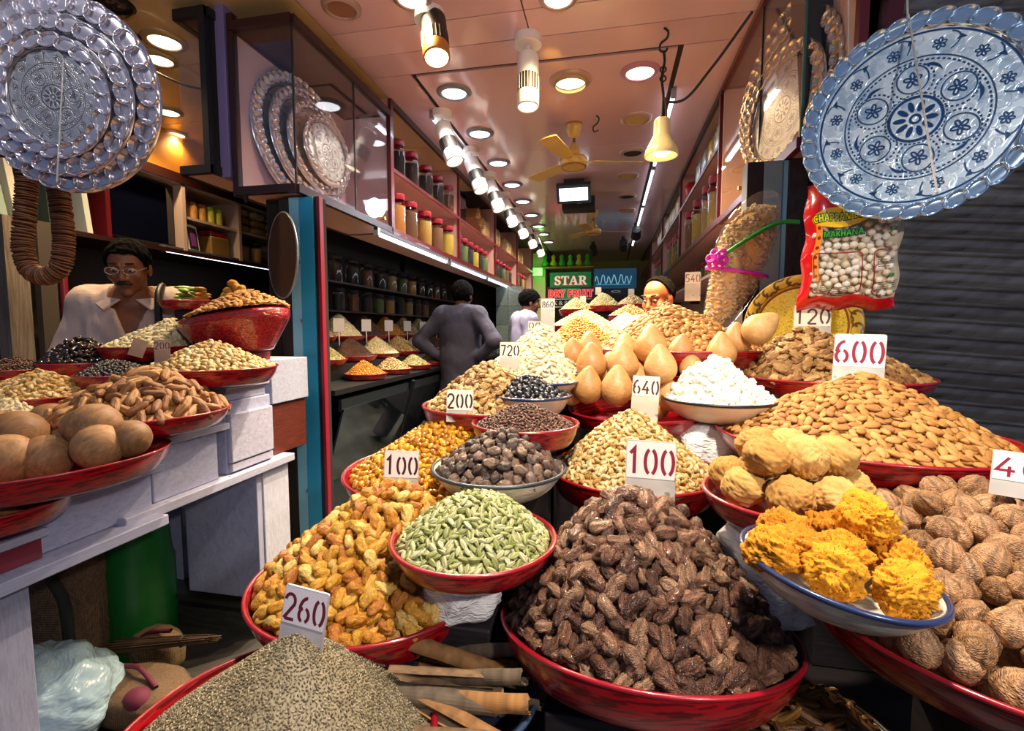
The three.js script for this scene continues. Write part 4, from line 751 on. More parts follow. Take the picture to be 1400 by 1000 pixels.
priceCard('00', 731, 448, 18, 18, 1.72, 'white price card mostly sunk behind the cream seeds', { bg: '#efece6', ink: '#2a2030' });
priceCard('640', 882, 546, 36, 64, 1.08, 'white price card reading 640 before the coconuts', { bg: '#eadfc8', roll: -0.05, ink: '#4a2226' });
priceCard('100', 889, 645, 66, 84, 0.79, 'white price card reading 100 behind the brown dates', { bg: '#dcd3cc', roll: -0.02, ink: '#7a1530' });
priceCard('600', 1174, 492, 58, 70, 1.06, 'white price card reading 600 on the almonds', { bg: '#f0ede6', roll: -0.02, ink: '#8a1838', yaw: -0.25 });
priceCard('40', 1392, 650, 54, 62, 0.63, 'white price card reading 40 before the roller shutter', { bg: '#eae6e0', roll: -0.04, ink: '#8a1838', yaw: -0.3 });
priceCard('120', 1110, 440, 44, 46, 1.38, 'cream price card reading 120 against the yellow tray', { bg: '#efe4cc', ink: '#5a2a1c', yaw: -0.2 });
priceCard('540', 947, 392, 20, 40, 1.8, 'pale price card reading 540 beside the bald man', { bg: '#efe2c0', ink: '#a07040' });
priceCard('200', 222, 483, 18, 36, 1.62, 'brown price card reading 200 in the pale dates', { bg: '#a58a78', ink: '#4a2a22', yaw: 0.4 });
priceCard('', 189, 476, 17, 24, 1.68, 'tilted tan price card beside the brown 200 card', { bg: '#b59478', roll: -0.35, yaw: 0.4 });
for (const [px, py, d, t] of [[818, 398, 4.4, 'small white card over the far green nuts'], [863, 400, 4.7, 'small white card under the far blue sign'], [797, 410, 4.4, 'small white card below the far name sign']]) priceCard('', px, py, 8, 10, d, t, { bg: '#f0ede6' });

// ------------------------------------------------------------------ embossed silver trays
const filigree = (ground, ink) => canvasTexture(512, 512, (x, W) => {
  x.fillStyle = ground; x.fillRect(0, 0, W, W); seed = 5; for (let k = 0; k < 700; k++) { x.globalAlpha = 0.1; x.fillStyle = rnd() > 0.45 ? ink : '#ffffff'; x.beginPath(); x.arc(rnd() * W, rnd() * W, 4 + rnd() * 20, 0, 7); x.fill(); } x.globalAlpha = 1; x.translate(W / 2, W / 2); x.strokeStyle = ink; x.fillStyle = ink; x.lineWidth = 4;
  const ring = (r, lw, dash) => { x.lineWidth = lw; x.setLineDash(dash ?? []); x.beginPath(); x.arc(0, 0, r, 0, 7); x.stroke(); x.setLineDash([]); };
  for (let k = 0; k < 10; k++) { x.save(); x.rotate(k * 0.6283); x.beginPath(); x.ellipse(0, -38, 7, 16, 0, 0, 7); x.fill(); x.restore(); }
  ring(12, 6); ring(64, 7); ring(73, 3, [6, 5]);
  for (let k = 0; k < 6; k++) { x.save(); x.rotate(k * 1.0472 + 0.2); x.lineWidth = 3; x.beginPath(); x.ellipse(0, -118, 38, 40, 0, 0, 7); x.stroke(); x.lineWidth = 4; x.setLineDash([6, 6]); x.beginPath(); x.ellipse(0, -112, 50, 50, 0, 0, 7); x.stroke(); x.setLineDash([]);
    for (let j = 0; j < 5; j++) { x.save(); x.translate(0, -116); x.rotate(j * 1.2566); x.beginPath(); x.ellipse(0, -13, 5, 9, 0, 0, 7); x.stroke(); x.restore(); }
    x.beginPath(); x.moveTo(26, -150); x.quadraticCurveTo(60, -160, 70, -120); x.quadraticCurveTo(60, -140, 26, -150); x.fill(); x.restore(); }
  ring(168, 4, [7, 6]); ring(178, 3);
  for (let k = 0; k < 12; k++) { x.save(); x.rotate(k * 0.5236); x.lineWidth = 3; for (let j = 0; j < 6; j++) { x.save(); x.translate(0, -208); x.rotate(j * 1.047); x.beginPath(); x.ellipse(0, -9, 4, 7, 0, 0, 7); x.stroke(); x.restore(); }
    x.beginPath(); x.moveTo(30, -192); x.bezierCurveTo(50, -215, 50, -235, 20, -240); x.stroke(); x.beginPath(); x.moveTo(36, -215); x.lineTo(58, -222); x.lineTo(44, -230); x.fill(); x.restore(); }
  ring(246, 5);
});
const plateFace = { blue: mat('#ffffff', { roughness: 0.3, metalness: 0.35, map: filigree('#c6dcec', '#123f74') }), plain: mat('#ffffff', { roughness: 0.28, metalness: 0.85, map: filigree('#d6d6d8', '#8c8a90') }) };
for (const m of Object.values(plateFace)) { m.bumpMap = m.map; m.bumpScale = 0.004; }
const trayMetal = mat('#d3d0dc', { roughness: 0.2, metalness: 0.8 }), trayBlue = mat('#b4d0ea', { roughness: 0.16, metalness: 0.85 }), trayGold = mat('#cfc3b4', { roughness: 0.2, metalness: 0.85 });
function ornateTray(R, label, p, o = {}) {   // faces +z before turning
  const g = thing('silver_tray', label, 'tray', p, o.group), w = R * (o.w ?? 0.16), metal = o.metal ?? trayMetal;
  const n = o.n ?? 34, rim = lathe([[R - w, 0], [R - w * 0.86, w * 0.2], [R - w * 0.2, w * 0.26], [R, w * 0.06], [R - w * 0.1, w * 0.0]], 90).rotateX(Math.PI / 2); rim.scale(1, 1, 1);
  part('rim', rim, metal, g);
  const half = Math.PI * R / n * 1.12, cup = lathe([[0.001, -0.4], [0.45, -0.3], [0.8, -0.06], [0.95, 0.16], [1.04, 0.2], [1.12, 0.08], [1.1, -0.1]], 16).rotateX(Math.PI / 2).scale(half, w * 0.46, w * 0.7);
  for (let k = 0; k < n; k++) { const a = k / n * Math.PI * 2, c = part('rim_cup', cup, metal, g, [Math.cos(a) * (R - w * 0.5), Math.sin(a) * (R - w * 0.5), w * 0.3]); c.rotation.z = a + Math.PI / 2 + 0.42; }
  const f = part('embossed_face', new THREE.CircleGeometry(R - w * 0.97, 56), o.face ?? plateFace.plain, g, [0, 0, 0.001]); f.userData.label = 'embossed floral face';
  part('back', new THREE.CircleGeometry(R - w * 0.97, 48), M.steel, g, [0, 0, -0.004]);
  for (let k = 0; k < 64; k++) { const a = k / 64 * 6.2832; if (o.beads) part('bead', new THREE.SphereGeometry(R * 0.012, 6, 5), metal, g, [Math.cos(a) * (R - w * 1.06), Math.sin(a) * (R - w * 1.06), 0.002]); }
  return g;
}
const faceTo = (g, target, roll = 0) => { g.lookAt(target); g.rotateZ(roll); return g; };
{ // big tray before the shutter
  const p = at(1251, 163, 1.12), g = faceTo(ornateTray(0.226, 'large blue tinted silver tray hanging on a white string before the shutter', p, { face: plateFace.blue, w: 0.15, n: 34, metal: trayBlue }), V(0.1, 1.72, -0.1), 0.3);
  const up = V(0, 1, 0).applyQuaternion(g.quaternion);
  const n = V(0, 0, 1).applyQuaternion(g.quaternion), a = at(1241, 28, 1.13), b = at(1279, 268, 1.0).addScaledVector(n, 0.005);
  single('string', join([bar(at(1237, -160, 1.2), a, 0.0022), bar(a.clone().addScaledVector(n, 0.03), b.clone().addScaledVector(n, 0.03), 0.0022), bar(a, a.clone().addScaledVector(n, 0.03), 0.0022)]), M.clothWhite, 'white string tied over the large blue tinted tray', 'string');
}
{ // three trays hung together at the side counter
  const c0 = at(96, 132, 1.3), dir = c0.clone().add(V(0.2, -0.1, 1));
  [[0.25, 0, 'largest of the three silver trays strung up over the side counter'], [0.2, 0.03, 'middle silver tray of the three strung up over the side counter'], [0.15, 0.055, 'smallest silver tray of the three strung up over the side counter']].forEach(([R, dz, t], i) => {
    const g = ornateTray(R, t, c0, { n: [30, 26, 20][i], w: 0.22 }); faceTo(g, dir, 0.2 + i * 0.3); g.translateZ(dz); g.translateX(-dz * 0.25); g.translateY(-dz * 0.3);
  });
  const a = at(90, 30, 1.26), b = at(78, 248, 1.16);
  single('string', join([bar(at(92, -160, 1.3), a, 0.002), bar(a, b, 0.002)]), M.clothWhite, 'white string across the three trays over the side counter', 'string');
}
// four nested trays in the glass case over the blue pillar
[[0.36, -1.70, 'largest'], [0.3, -1.655, 'second largest'], [0.245, -1.61, 'third largest'], [0.19, -1.57, 'smallest']].forEach(([R, x, t], i) => {
  const g = ornateTray(R, t + ' of the nested silver trays in the glass case over the blue pillar', V(x, 1.975 + 0.358 - i * 0.014, -2.5 - i * 0.012), { n: 44 - i * 6, w: 0.17, metal: trayMetal }); g.rotation.set(0, Math.PI / 2 - 0.12, 0); g.rotateX(-0.09);
});
// leaning trays in the other glass case
[[0.385, 0.81, 'rearmost large'], [0.325, 0.775, 'second large'], [0.26, 0.74, 'front small']].forEach(([R, x, t], i) => {
  const g = ornateTray(R, t + ' warm silver tray leaning in the glass case over the wrapped basket', V(x - 0.02, 1.995 + R * 0.98, -2.42 + i * 0.03), { n: 44 - i * 8, w: 0.2, metal: trayGold, face: mat('#ffffff', { roughness: 0.35, metalness: 0.7, map: plateFace.plain.map }) }); g.rotation.set(0, -Math.PI / 2 + 0.3, 0); g.rotateX(-0.06);
});
{ // yellow platter standing behind the dried fruit
  const p = at(1095, 446, 1.62), R = 0.175, g = thing('yellow_platter', 'round yellow patterned platter standing behind the dried fruit', 'platter', p);
  const tex = canvasTexture(256, 256, (x, W) => { x.fillStyle = '#f0d21c'; x.fillRect(0, 0, W, W); seed = 99; for (let k = 0; k < 900; k++) { x.fillStyle = pick(['#b89a10', '#fff060', '#d8b414']); x.beginPath(); x.arc(rnd() * W, rnd() * W, 2.2, 0, 7); x.fill(); } });
  const border = canvasTexture(512, 64, (x, W, H) => { x.fillStyle = '#d8b428'; x.fillRect(0, 0, W, H); x.strokeStyle = '#5c4210'; x.lineWidth = 4; for (let k = 0; k < 24; k++) { x.beginPath(); x.arc(k * W / 24 + 10, H / 2, 13, 0, 4.6); x.stroke(); x.beginPath(); x.arc(k * W / 24 + 10, H / 2 + (k % 2 ? 14 : -14), 6, 0, 7); x.stroke(); } x.fillStyle = '#8a3c10'; x.fillRect(0, 0, W, 7); });
  part('face', new THREE.CircleGeometry(R * 0.76, 48), mat('#fff', { roughness: 0.4, map: tex }), g);
  part('border', lathe([[R * 0.76, -0.001], [R * 0.8, -0.012], [R * 0.97, -0.016], [R, -0.006]], 64).rotateX(-Math.PI / 2), mat('#fff', { roughness: 0.4, map: border }), g);
  part('inner_ring', new THREE.TorusGeometry(R * 0.765, 0.005, 6, 56), mat('#8a4a10', { roughness: 0.5 }), g);
  part('back', new THREE.CircleGeometry(R * 0.98, 40), M.dark, g, [0, 0, -0.005]);
  faceTo(g, V(-0.05, 1.6, 0));
}

// ------------------------------------------------------------------ hanging bag of puffed lotus seeds
{
  const p = at(1162, 336, 1.3), w = 0.222, h = 0.34, g = thing('snack_bag', 'red and clear plastic bag of puffed white seeds hanging under the silver tray', 'bag', p);
  const bulge = (u, v) => 0.05 * Math.pow(Math.max(0, 1 - Math.pow(Math.abs(u), 3)), 0.7) * Math.pow(Math.max(0, 1 - Math.pow(Math.abs(v), 4)), 0.7);
  const sheet = (s, k) => { const gg = new THREE.PlaneGeometry(w, h, 24, 30), q = gg.attributes.position; for (let i = 0; i < q.count; i++) { const u = q.getX(i) / (w / 2), v = q.getY(i) / (h / 2); q.setXYZ(i, q.getX(i) * (1 - 0.03 * (1 - Math.abs(v))) + 0.004 * Math.sin(v * 9) * Math.abs(u), q.getY(i) + 0.005 * Math.sin(u * 8) * Math.abs(v), s * (bulge(u, v) * k + 0.003 * nz(u * 3, v * 4, s))); } gg.computeVertexNormals(); return gg; };
  part('back_film', sheet(-1, 1), mat('#b8141c', { roughness: 0.3, clearcoat: 0.6 }), g);
  const nutG = variants(3, (s) => lumpGeo(s, 0.0098, 0.009, 0.0092, 0.12, 1.8, 12, 9)), nutM = tones(['#efe6d2', '#e2d4b8', '#f5efe2'], { map: T.speck });
  const spots = []; seed = 41;
  for (let n = 0; n < 4000 && spots.length < 260; n++) { const u = rr(-0.72, 0.84), v = rr(-0.76, 0.45); if (u < -0.55 && v > 0.2) continue; const x = u * w / 2, y = v * h / 2; if (spots.every(([a, b]) => (a - x) ** 2 + (b - y) ** 2 > 0.0152 ** 2)) spots.push([x, y, u, v]); }
  for (const [x, y, u, v] of spots) { const m = part('puffed_seed', pick(nutG), pick(nutM), g, [x, y, bulge(u, v) * 0.95 - 0.002]); m.rotation.set(rnd() * 6, rnd() * 6, 0); }
  part('inner_fill', sheet(1, 0.72), mat('#cfc0a0', { roughness: 0.8 }), g);
  const tex = canvasTexture(512, 720, (x, W, H) => {
    x.clearRect(0, 0, W, H);
    x.fillStyle = '#d3121c'; x.fillRect(0, 0, W, 150); x.fillRect(0, 0, 60, H); x.fillRect(0, H - 62, W, 62); x.beginPath(); x.moveTo(60, 150); x.lineTo(230, 150); x.quadraticCurveTo(80, 190, 60, 400); x.fill(); x.beginPath(); x.moveTo(60, H - 62); x.quadraticCurveTo(300, H - 110, 512, H - 50); x.lineTo(512, H); x.lineTo(60, H); x.fill();
    x.clearRect(270, 100, 242, 60);
    x.fillStyle = '#f07818'; x.fillRect(250, 90, 60, 50);
    x.fillStyle = '#e89030'; x.fillRect(62, 230, 34, 330); x.fillStyle = '#8a2a10'; for (let k = 0; k < 6; k++) { x.beginPath(); x.arc(79, 260 + k * 54, 10, 0, 7); x.fill(); }
    x.fillStyle = '#f2c81c'; x.beginPath(); x.ellipse(195, 205, 150, 56, -0.05, 0, 7); x.fill();
    x.save(); x.rotate(-0.05); x.font = 'bold 56px sans-serif'; x.lineWidth = 10; x.strokeStyle = '#0c3a10'; x.fillStyle = '#d8e61c'; x.textAlign = 'center'; x.strokeText('CHAPPAN BHOG', 200, 232, 320); x.fillText('CHAPPAN BHOG', 200, 232, 320);
    x.font = 'bold 42px sans-serif'; x.strokeText('MAKHANA', 190, 318, 240); x.fillStyle = '#3fae2a'; x.fillText('MAKHANA', 190, 318, 240); x.fillText('ST', 440, 322); x.restore();
    x.strokeStyle = '#8a1420'; x.lineWidth = 6; x.beginPath(); x.roundRect(70, 400, 250, 230, 26); x.stroke(); x.beginPath(); x.roundRect(380, 390, 140, 240, 26); x.stroke();
    x.fillStyle = '#4a3020'; for (let k = 0; k < 4; k++) { x.fillRect(110, 585 + k * 10, 190 - k * 20, 3); x.fillRect(400, 440 + k * 12, 90, 3); x.fillRect(400, 560 + k * 12, 100, 3); }
    x.fillStyle = '#2f8a28'; x.fillRect(455, 520, 26, 18);
  });
  part('printed_film', sheet(1, 1.22), mat('#ffffff', { roughness: 0.2, map: tex, transparent: true, clearcoat: 0.5 }), g).userData.label = 'printed film with yellow oval and green lettering';
  part('clear_film', sheet(1, 1.28), M.plastic, g);
  g.lookAt(0.1, 1.35, 0); g.rotateZ(-0.03);
  single('string', bar(at(1160, 258, 1.3), at(1160, -60, 1.35), 0.002), M.clothWhite, 'thin string holding the bag of puffed seeds', 'string');
}
// ------------------------------------------------------------------ wrapped gift basket with ribbons
{
  const g = thing('gift_basket', 'cellophane wrapped oval basket of nuts with pink bow and green ribbon', 'gift basket', onZ(1008, 366, -1.98));
  const shape = (k) => blob(28, 22, (x, y, z) => [x * 0.1 * k * (1 + 0.25 * y) + 0.05 * y * y * Math.sign(y), y * 0.3 * k, z * 0.055 * k]);
  part('filling', shape(0.92), mat('#d8ae6c', { roughness: 0.8 }), g);
  const im = new THREE.InstancedMesh(KIND.walnutKernel.g[0], KIND.cashew.m[1], 1100); im.name = 'nut_filling'; im.userData.kind = 'stuff'; shadows(im); seed = 77;
  for (let i = 0; i < 1100; i++) { const y = rr(-0.95, 0.95), a = rnd() * 6.2832, c = Math.sqrt(1 - y * y), x = Math.cos(a) * c, z = Math.sin(a) * c; im.setMatrixAt(i, new THREE.Matrix4().compose(V(x * 0.093 * (1 + 0.25 * y) + 0.05 * y * y * Math.sign(y), y * 0.278, z * 0.052), new THREE.Quaternion().setFromEuler(new THREE.Euler(rnd() * 6, rnd() * 6, 0)), V(1.1, 1.1, 1.1))); im.setColorAt(i, new THREE.Color().setRGB(rr(0.95, 1.1), rr(0.85, 1.08), rr(0.7, 1.1))); }
  g.add(im);
  part('cellophane', shape(1.12), M.plastic, g);
  const pink = mat('#d21fb4', { roughness: 0.35, side: THREE.DoubleSide }), green = mat('#1f9a3a', { roughness: 0.35 });
  part('band', new THREE.TorusGeometry(0.125, 0.007, 6, 40).rotateX(Math.PI / 2).scale(1, 1.2, 0.55), pink, g, [0, -0.02, 0]);
  for (let k = 0; k < 6; k++) { const a = k * 1.05, l = part('bow_loop', new THREE.TorusGeometry(0.022, 0.009, 6, 18).scale(1, 0.7, 1), pink, g, [-0.085 + Math.cos(a) * 0.022, 0.015 + Math.sin(a) * 0.022, 0.075]); l.rotation.set(0.4 * Math.sin(a * 2), 0.6 * Math.cos(a), a); }
  part('green_ribbon', tube([[-0.1, 0.0, 0.055], [0.0, 0.1, 0.07], [0.12, 0.2, 0.04], [0.19, 0.21, 0.03]], 0.009, 24), green, g);
  g.rotation.set(0, -0.25, -0.2); g.scale.setScalar(0.86);
  const s = thing('basket_stand', 'dark brown wooden stand under the cellophane gift basket', 'stand', [0.42, 0, -2.02]);
  part('post', rbox(0.05, 1.22, 0.05), M.darkWood, s, [0, 0.61, 0]); part('shelf', rbox(0.18, 0.03, 0.14), M.darkWood, s, [0.02, 1.235, 0.02]);
}

// ------------------------------------------------------------------ jars on the shelves
const jarFills = ['#a8702e', '#5e3a22', '#ab883c', '#6e4826', '#b09a34', '#2e211b', '#22221f', '#566f3c', '#9a8650', '#1a1a18'].map((c) => mat(c, { roughness: 0.8, map: withRepeat(T.pits, 5, 5), bumpMap: withRepeat(T.rough, 4, 4), bumpScale: 0.004 }));
const jarGeo = new Map();
function jar(p, r, h, fill, label, group, o = {}) {
  const g = thing('storage_jar', label, 'jar', p, group), key = r + '/' + h;
  if (!jarGeo.has(key)) jarGeo.set(key, { glass: lathe([[0.001, 0], [r * 0.96, 0], [r, 0.008], [r, h * 0.74], [r * 0.86, h * 0.82], [r * 0.84, h * 0.88]], 24), fill: lathe([[0.001, 0.004], [r * 0.93, 0.006], [r * 0.95, h * (o.level ?? 0.7)], [r * 0.4, h * (o.level ?? 0.7) + 0.01], [0.001, h * (o.level ?? 0.7) + 0.012]], 20), lid: lathe([[0.001, h], [r * 0.86, h], [r * 0.92, h - 0.008], [r * 0.92, h * 0.86], [r * 0.84, h * 0.86]], 24) });
  const G = jarGeo.get(key);
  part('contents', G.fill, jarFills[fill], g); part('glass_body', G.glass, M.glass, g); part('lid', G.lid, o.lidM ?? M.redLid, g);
  return g;
}
const fillWord = ['orange brown', 'dark brown', 'golden', 'brown', 'yellow', 'blackish', 'black', 'green', 'tan', 'black'];
// upper and lower row, first bay over the tubes
[[543, 9], [562, 5], [582, 6], [598, 6], [613, 3]].forEach(([px, f], i) => { const z = onX(px, 240, -1.53).z; jar(V(-1.53, 2.366, z), 0.06, 0.29, f, ['tall jar of black contents next to the glass case on the upper shelf', 'second upper shelf jar with dark blackish contents from the glass case', 'third upper shelf jar with black contents from the glass case', 'fourth upper shelf jar with black contents from the glass case', 'brown filled upper shelf jar beside the wall screen'][i]); });
[[543, 0], [560, 1], [580, 2], [596, 3], [611, 4]].forEach(([px, f], i) => { const z = onX(px, 320, -1.52).z; jar(V(-1.52, 1.966, z), 0.065, 0.3, f, fillWord[f] + ' filled jar with red lid on the lower shelf over the first tube', null, { level: 0.72 }); });
for (let i = 0; i < 6; i++) jar(V(-1.52, 1.966, -4.72 - i * 0.21), 0.058, 0.27, [9, 7, 6, 4, 9, 7][i], 'slim dark and green filled jar below the wall screen', 'slim jars below the wall screen');
for (let i = 0; i < 6; i++) jar(V(-1.52, 1.966, -6.2 - i * 0.21), 0.055, 0.26, [3, 6, 9, 7, 3, 6][i], 'slim jar on the far lower shelf over the last tube', 'far slim jars over the tubes');
for (let i = 0; i < 5; i++) jar(V(-1.52, 1.966, -7.7 - i * 0.22), 0.055, 0.26, [8, 3, 6, 2, 3][i], 'slim jar on the shelf end near the green wall lamp', 'slim jars at the shelf end');
// other side
[[938, 7], [945, 3], [955, 4], [968, 8], [977, 8]].forEach(([px, f], i) => jar(V(0.76, 2.001, onX(px, 320, 0.76).z + 0.1), 0.075, 0.4, f, 'large red capped jar of ' + fillWord[f] + ' contents ' + ['far from', 'fourth from', 'third from', 'second from', 'beside'][i] + ' the leaning tray case'));
for (let i = 0; i < 6; i++) jar(V(0.76, 2.001, -5.3 - i * 0.24), 0.06, 0.36, [7, 8, 7, 0, 7, 8][i], 'slim green and tan jar on the inner shelf across from the screens', 'slim jars on the inner shelf');
for (let i = 0; i < 7; i++) jar(V(0.76, 2.001, -7.0 - i * 0.22), 0.055, 0.34, [7, 4, 8, 7, 3, 7, 8][i], 'slim jar at the deep end of the inner shelf by the far blue sign', 'jars at the deep end of the inner shelf');
for (let i = 0; i < 9; i++) jar(V(0.84, 1.721, -3.75 - i * 0.17), 0.05, 0.17, i === 0 ? 4 : [7, 8, 7][i % 3], i === 0 ? 'short red capped jar of bright yellow contents behind the gift basket' : 'short red capped jar on the plain low shelf', i === 0 ? null : 'short jars on the low shelf');
// packets, screen and baskets on the shelves
{
  const tv = thing('wall_screen', 'dark blue glossy screen standing on the upper jar shelf', 'screen', [-1.55, 2.366, -4.85]);
  part('casing', rbox(0.03, 0.36, 0.5, 0.006), M.black, tv, [0, 0.19, 0]); part('display', box(0.004, 0.33, 0.47), mat('#0c1c34', { roughness: 0.06, clearcoat: 1 }), tv, [0.018, 0.19, 0]); part('foot', rbox(0.12, 0.015, 0.2), M.black, tv, [0, 0.0085, 0]);
  const nutbox = thing('nut_box', 'tilted open cardboard box of nuts beside the wall screen', 'box', [-1.52, 2.5, -5.32]);
  part('carton', rbox(0.16, 0.12, 0.3), mat('#8a5a34', { roughness: 0.8 }), nutbox); const im = new THREE.InstancedMesh(KIND.pecan.g[1], KIND.pecan.m[0], 60); im.name = 'nuts'; im.userData.kind = 'stuff'; shadows(im); for (let i = 0; i < 60; i++) im.setMatrixAt(i, new THREE.Matrix4().compose(V(0.085, rr(-0.05, 0.05), rr(-0.14, 0.14)), new THREE.Quaternion().setFromEuler(new THREE.Euler(rnd() * 6, rnd() * 6, 0)), V(1.3, 1.3, 1.3))); nutbox.add(im); nutbox.rotation.x = -0.45;
}
function sack(p, sx, sy, sz, fillM, label, group) {   // small clear packet bulging with nuts
  const g = thing('nut_packet', label, 'packet', p, group);
  part('contents', blob(16, 12, (x, y, z) => { const k = 1 + 0.12 * fbm(x * 3 + p.z * 5, y * 3, z * 3); return [Math.sign(x) * Math.pow(Math.abs(x), 0.7) * sx * k, Math.sign(y) * Math.pow(Math.abs(y), 0.7) * sy * k + sy, Math.sign(z) * Math.pow(Math.abs(z), 0.7) * sz * k]; }), fillM, g);
  part('knot', cyl(0.006, 0.02, 0.03, 8), M.clothWhite, g, [0, sy * 2, 0]);
}
const nutPack = ['#c9a468', '#b88c50', '#d8bc88'].map((c) => mat(c, { roughness: 0.5, clearcoat: 0.6, map: withRepeat(T.speck, 4, 4), bumpMap: T.rough, bumpScale: 0.01 }));
for (let i = 0; i < 5; i++) sack(V(-1.52, 2.366, -5.66 - i * 0.17 - (i > 1 ? 0.1 : 0)), 0.06, 0.13, 0.08, nutPack[i % 3], 'bulging clear packet of tan nuts on the upper jar shelf', 'nut packets on the upper jar shelf');
for (let i = 0; i < 8; i++) sack(V(-1.52, 2.366, -6.8 - i * 0.2), 0.06, 0.12, 0.08, nutPack[(i + 1) % 3], 'clear packet of nuts far along the upper jar shelf', 'far nut packets on the upper jar shelf');
for (let i = 0; i < 3; i++) sack(V(0.76, 2.471, -5.0 + i * 0.13 - 0.35), 0.06, 0.13, 0.055, mat('#c3141c', { roughness: 0.3, clearcoat: 0.7 }), 'glossy red packet on the upper inner shelf', 'red packets on the upper inner shelf');
for (let i = 0; i < 5; i++) sack(V(0.76, 2.471, -3.55 - i * 0.24), 0.05, 0.14, 0.1, mat(['#c9c9cc', '#d8c9a0', '#d4a83a', '#bfc4c8', '#d9d4cc'][i], { roughness: 0.25, clearcoat: 0.7, metalness: 0.3, map: T.mottle }), 'shiny silver packet on the upper inner shelf beside the tray case', 'silver packets on the upper inner shelf');
for (let i = 0; i < 12; i++) sack(V(0.75, 2.471, -5.6 - i * 0.19), 0.06, 0.13, 0.085, nutPack[i % 3], 'clear packet of pale nuts deep on the upper inner shelf', 'pale nut packets on the upper inner shelf');

// ------------------------------------------------------------------ signs at the far end
{
  const Z = -9.4;
  const board = (label, px0, py0, px1, py1, draw, z = Z, o = {}) => {
    const a = onZ(px0, py0, z), b = onZ(px1, py1, z), w = b.x - a.x, h = a.y - b.y, g = thing('shop_sign', label, 'sign', [(a.x + b.x) / 2, (a.y + b.y) / 2, z]);
    part('box', box(w, h, 0.08), o.edge ?? M.dark, g, [0, 0, -0.042]);
    const t = canvasTexture(512, Math.round(512 * h / w), draw), m = mat('#ffffff', { roughness: 0.35, map: t }); if (o.glow) { m.emissive.set('#ffffff'); m.emissiveMap = t; m.emissiveIntensity = o.glow; }
    part('face', new THREE.PlaneGeometry(w, h), m, g, [0, 0, 0.001]);
    return [g, w, h];
  };
  board('green lit sign reading STAR at the far end of the shop', 752, 373, 808, 393, (x, W, H) => { x.fillStyle = '#0d6a34'; x.fillRect(0, 0, W, H); x.font = 'bold 150px serif'; x.textAlign = 'center'; x.lineWidth = 14; x.strokeStyle = '#d8443a'; x.strokeText('STAR', W / 2, H * 0.82, W * 0.9); x.fillStyle = '#f4f4e0'; x.fillText('STAR', W / 2, H * 0.82, W * 0.9); }, Z, { glow: 0.55 });
  board('dark sign with red neon words DRY FRUIT under the green sign', 748, 393, 812, 408, (x, W, H) => { x.fillStyle = '#2a1216'; x.fillRect(0, 0, W, H); x.fillStyle = '#0d6a34'; x.fillRect(W * 0.3, H * 0.1, W * 0.4, H * 0.9); x.font = 'bold 104px sans-serif'; x.textAlign = 'center'; x.lineWidth = 12; x.strokeStyle = '#ff8a80'; x.strokeText('DRY FRUIT', W / 2, H * 0.84, W * 0.96); x.fillStyle = '#e01828'; x.fillText('DRY FRUIT', W / 2, H * 0.84, W * 0.96); }, Z, { glow: 0.7 });
  board('black sign with white letters K & SONS below the red neon words', 750, 409, 808, 420, (x, W, H) => { x.fillStyle = '#0e0b0c'; x.fillRect(0, 0, W, H); x.font = 'bold 66px serif'; x.textAlign = 'center'; x.fillStyle = '#e8e4dc'; x.fillText('K & SONS', W * 0.42, H * 0.72); x.fillRect(0, 0, W, 8); x.fillRect(0, H - 8, W, 8); }, Z);
  board('blue sign with flowing pale lettering beside the green sign', 812, 368, 870, 394, (x, W, H) => { x.fillStyle = '#0f4a6a'; x.fillRect(0, 0, W, H); x.strokeStyle = '#9adcf0'; x.lineWidth = 11; x.lineCap = 'round'; x.beginPath(); x.moveTo(20, H * 0.6); for (let k = 1; k < 13; k++) x.quadraticCurveTo(20 + k * 36 - 26, H * (k % 2 ? 0.15 : 0.9), 20 + k * 36, H * (k % 3 ? 0.65 : 0.4)); x.stroke(); x.fillStyle = '#5ab4d8'; x.fillRect(30, H * 0.78, W * 0.8, 10); }, Z, { glow: 0.45 });
  board('dark blue lower sign strip under the flowing blue sign', 812, 395, 870, 408, (x, W, H) => { x.fillStyle = '#10182c'; x.fillRect(0, 0, W, H); x.fillStyle = '#e8f4f8'; x.beginPath(); x.ellipse(W * 0.52, H * 0.3, 60, 16, 0, 0, 7); x.fill(); x.fillStyle = '#10182c'; x.fillRect(W * 0.46, H * 0.24, 60, 12); x.fillStyle = '#3a5a7a'; x.fillRect(0, H * 0.5, W, 5); }, Z);
  const a = onZ(776, 360, Z), p = thing('lit_shelf', 'green lit shelf of ornaments over the green sign', 'shelf', [a.x, 0, Z]);
  part('board', box(1.0, 0.02, 0.2), mat('#b08a3a', { roughness: 0.5 }), p, [0, onZ(776, 367, Z).y, 0.1]);
  for (let k = 0; k < 6; k++) part('ornament', lathe([[0.001, 0], [0.05, 0], [0.07, 0.06], [0.03, 0.14], [0.045, 0.2], [0.001, 0.24]], 14), mat(['#4fd040', '#c8d83a', '#3fb838'][k % 3], { roughness: 0.4 }), p, [-0.42 + k * 0.16, onZ(776, 366, Z).y, 0.1]);
  const gl = glow('#54e048', 1.6); const gt = thing('green_lamp', 'green glowing lamp strip at the top of the far column', 'lamp', onZ(733, 372, -9.2)); part('strip', box(0.24, 0.14, 0.05), gl, gt); part('bracket', box(0.05, 0.05, 0.1), M.dark, gt, [0, 0, -0.06]);
  const l = new THREE.PointLight('#6cf060', 0.22, 0, 2); l.name = 'green_lamp_light'; l.position.copy(onZ(736, 374, -9.0)); l.castShadow = true; scene.add(l);
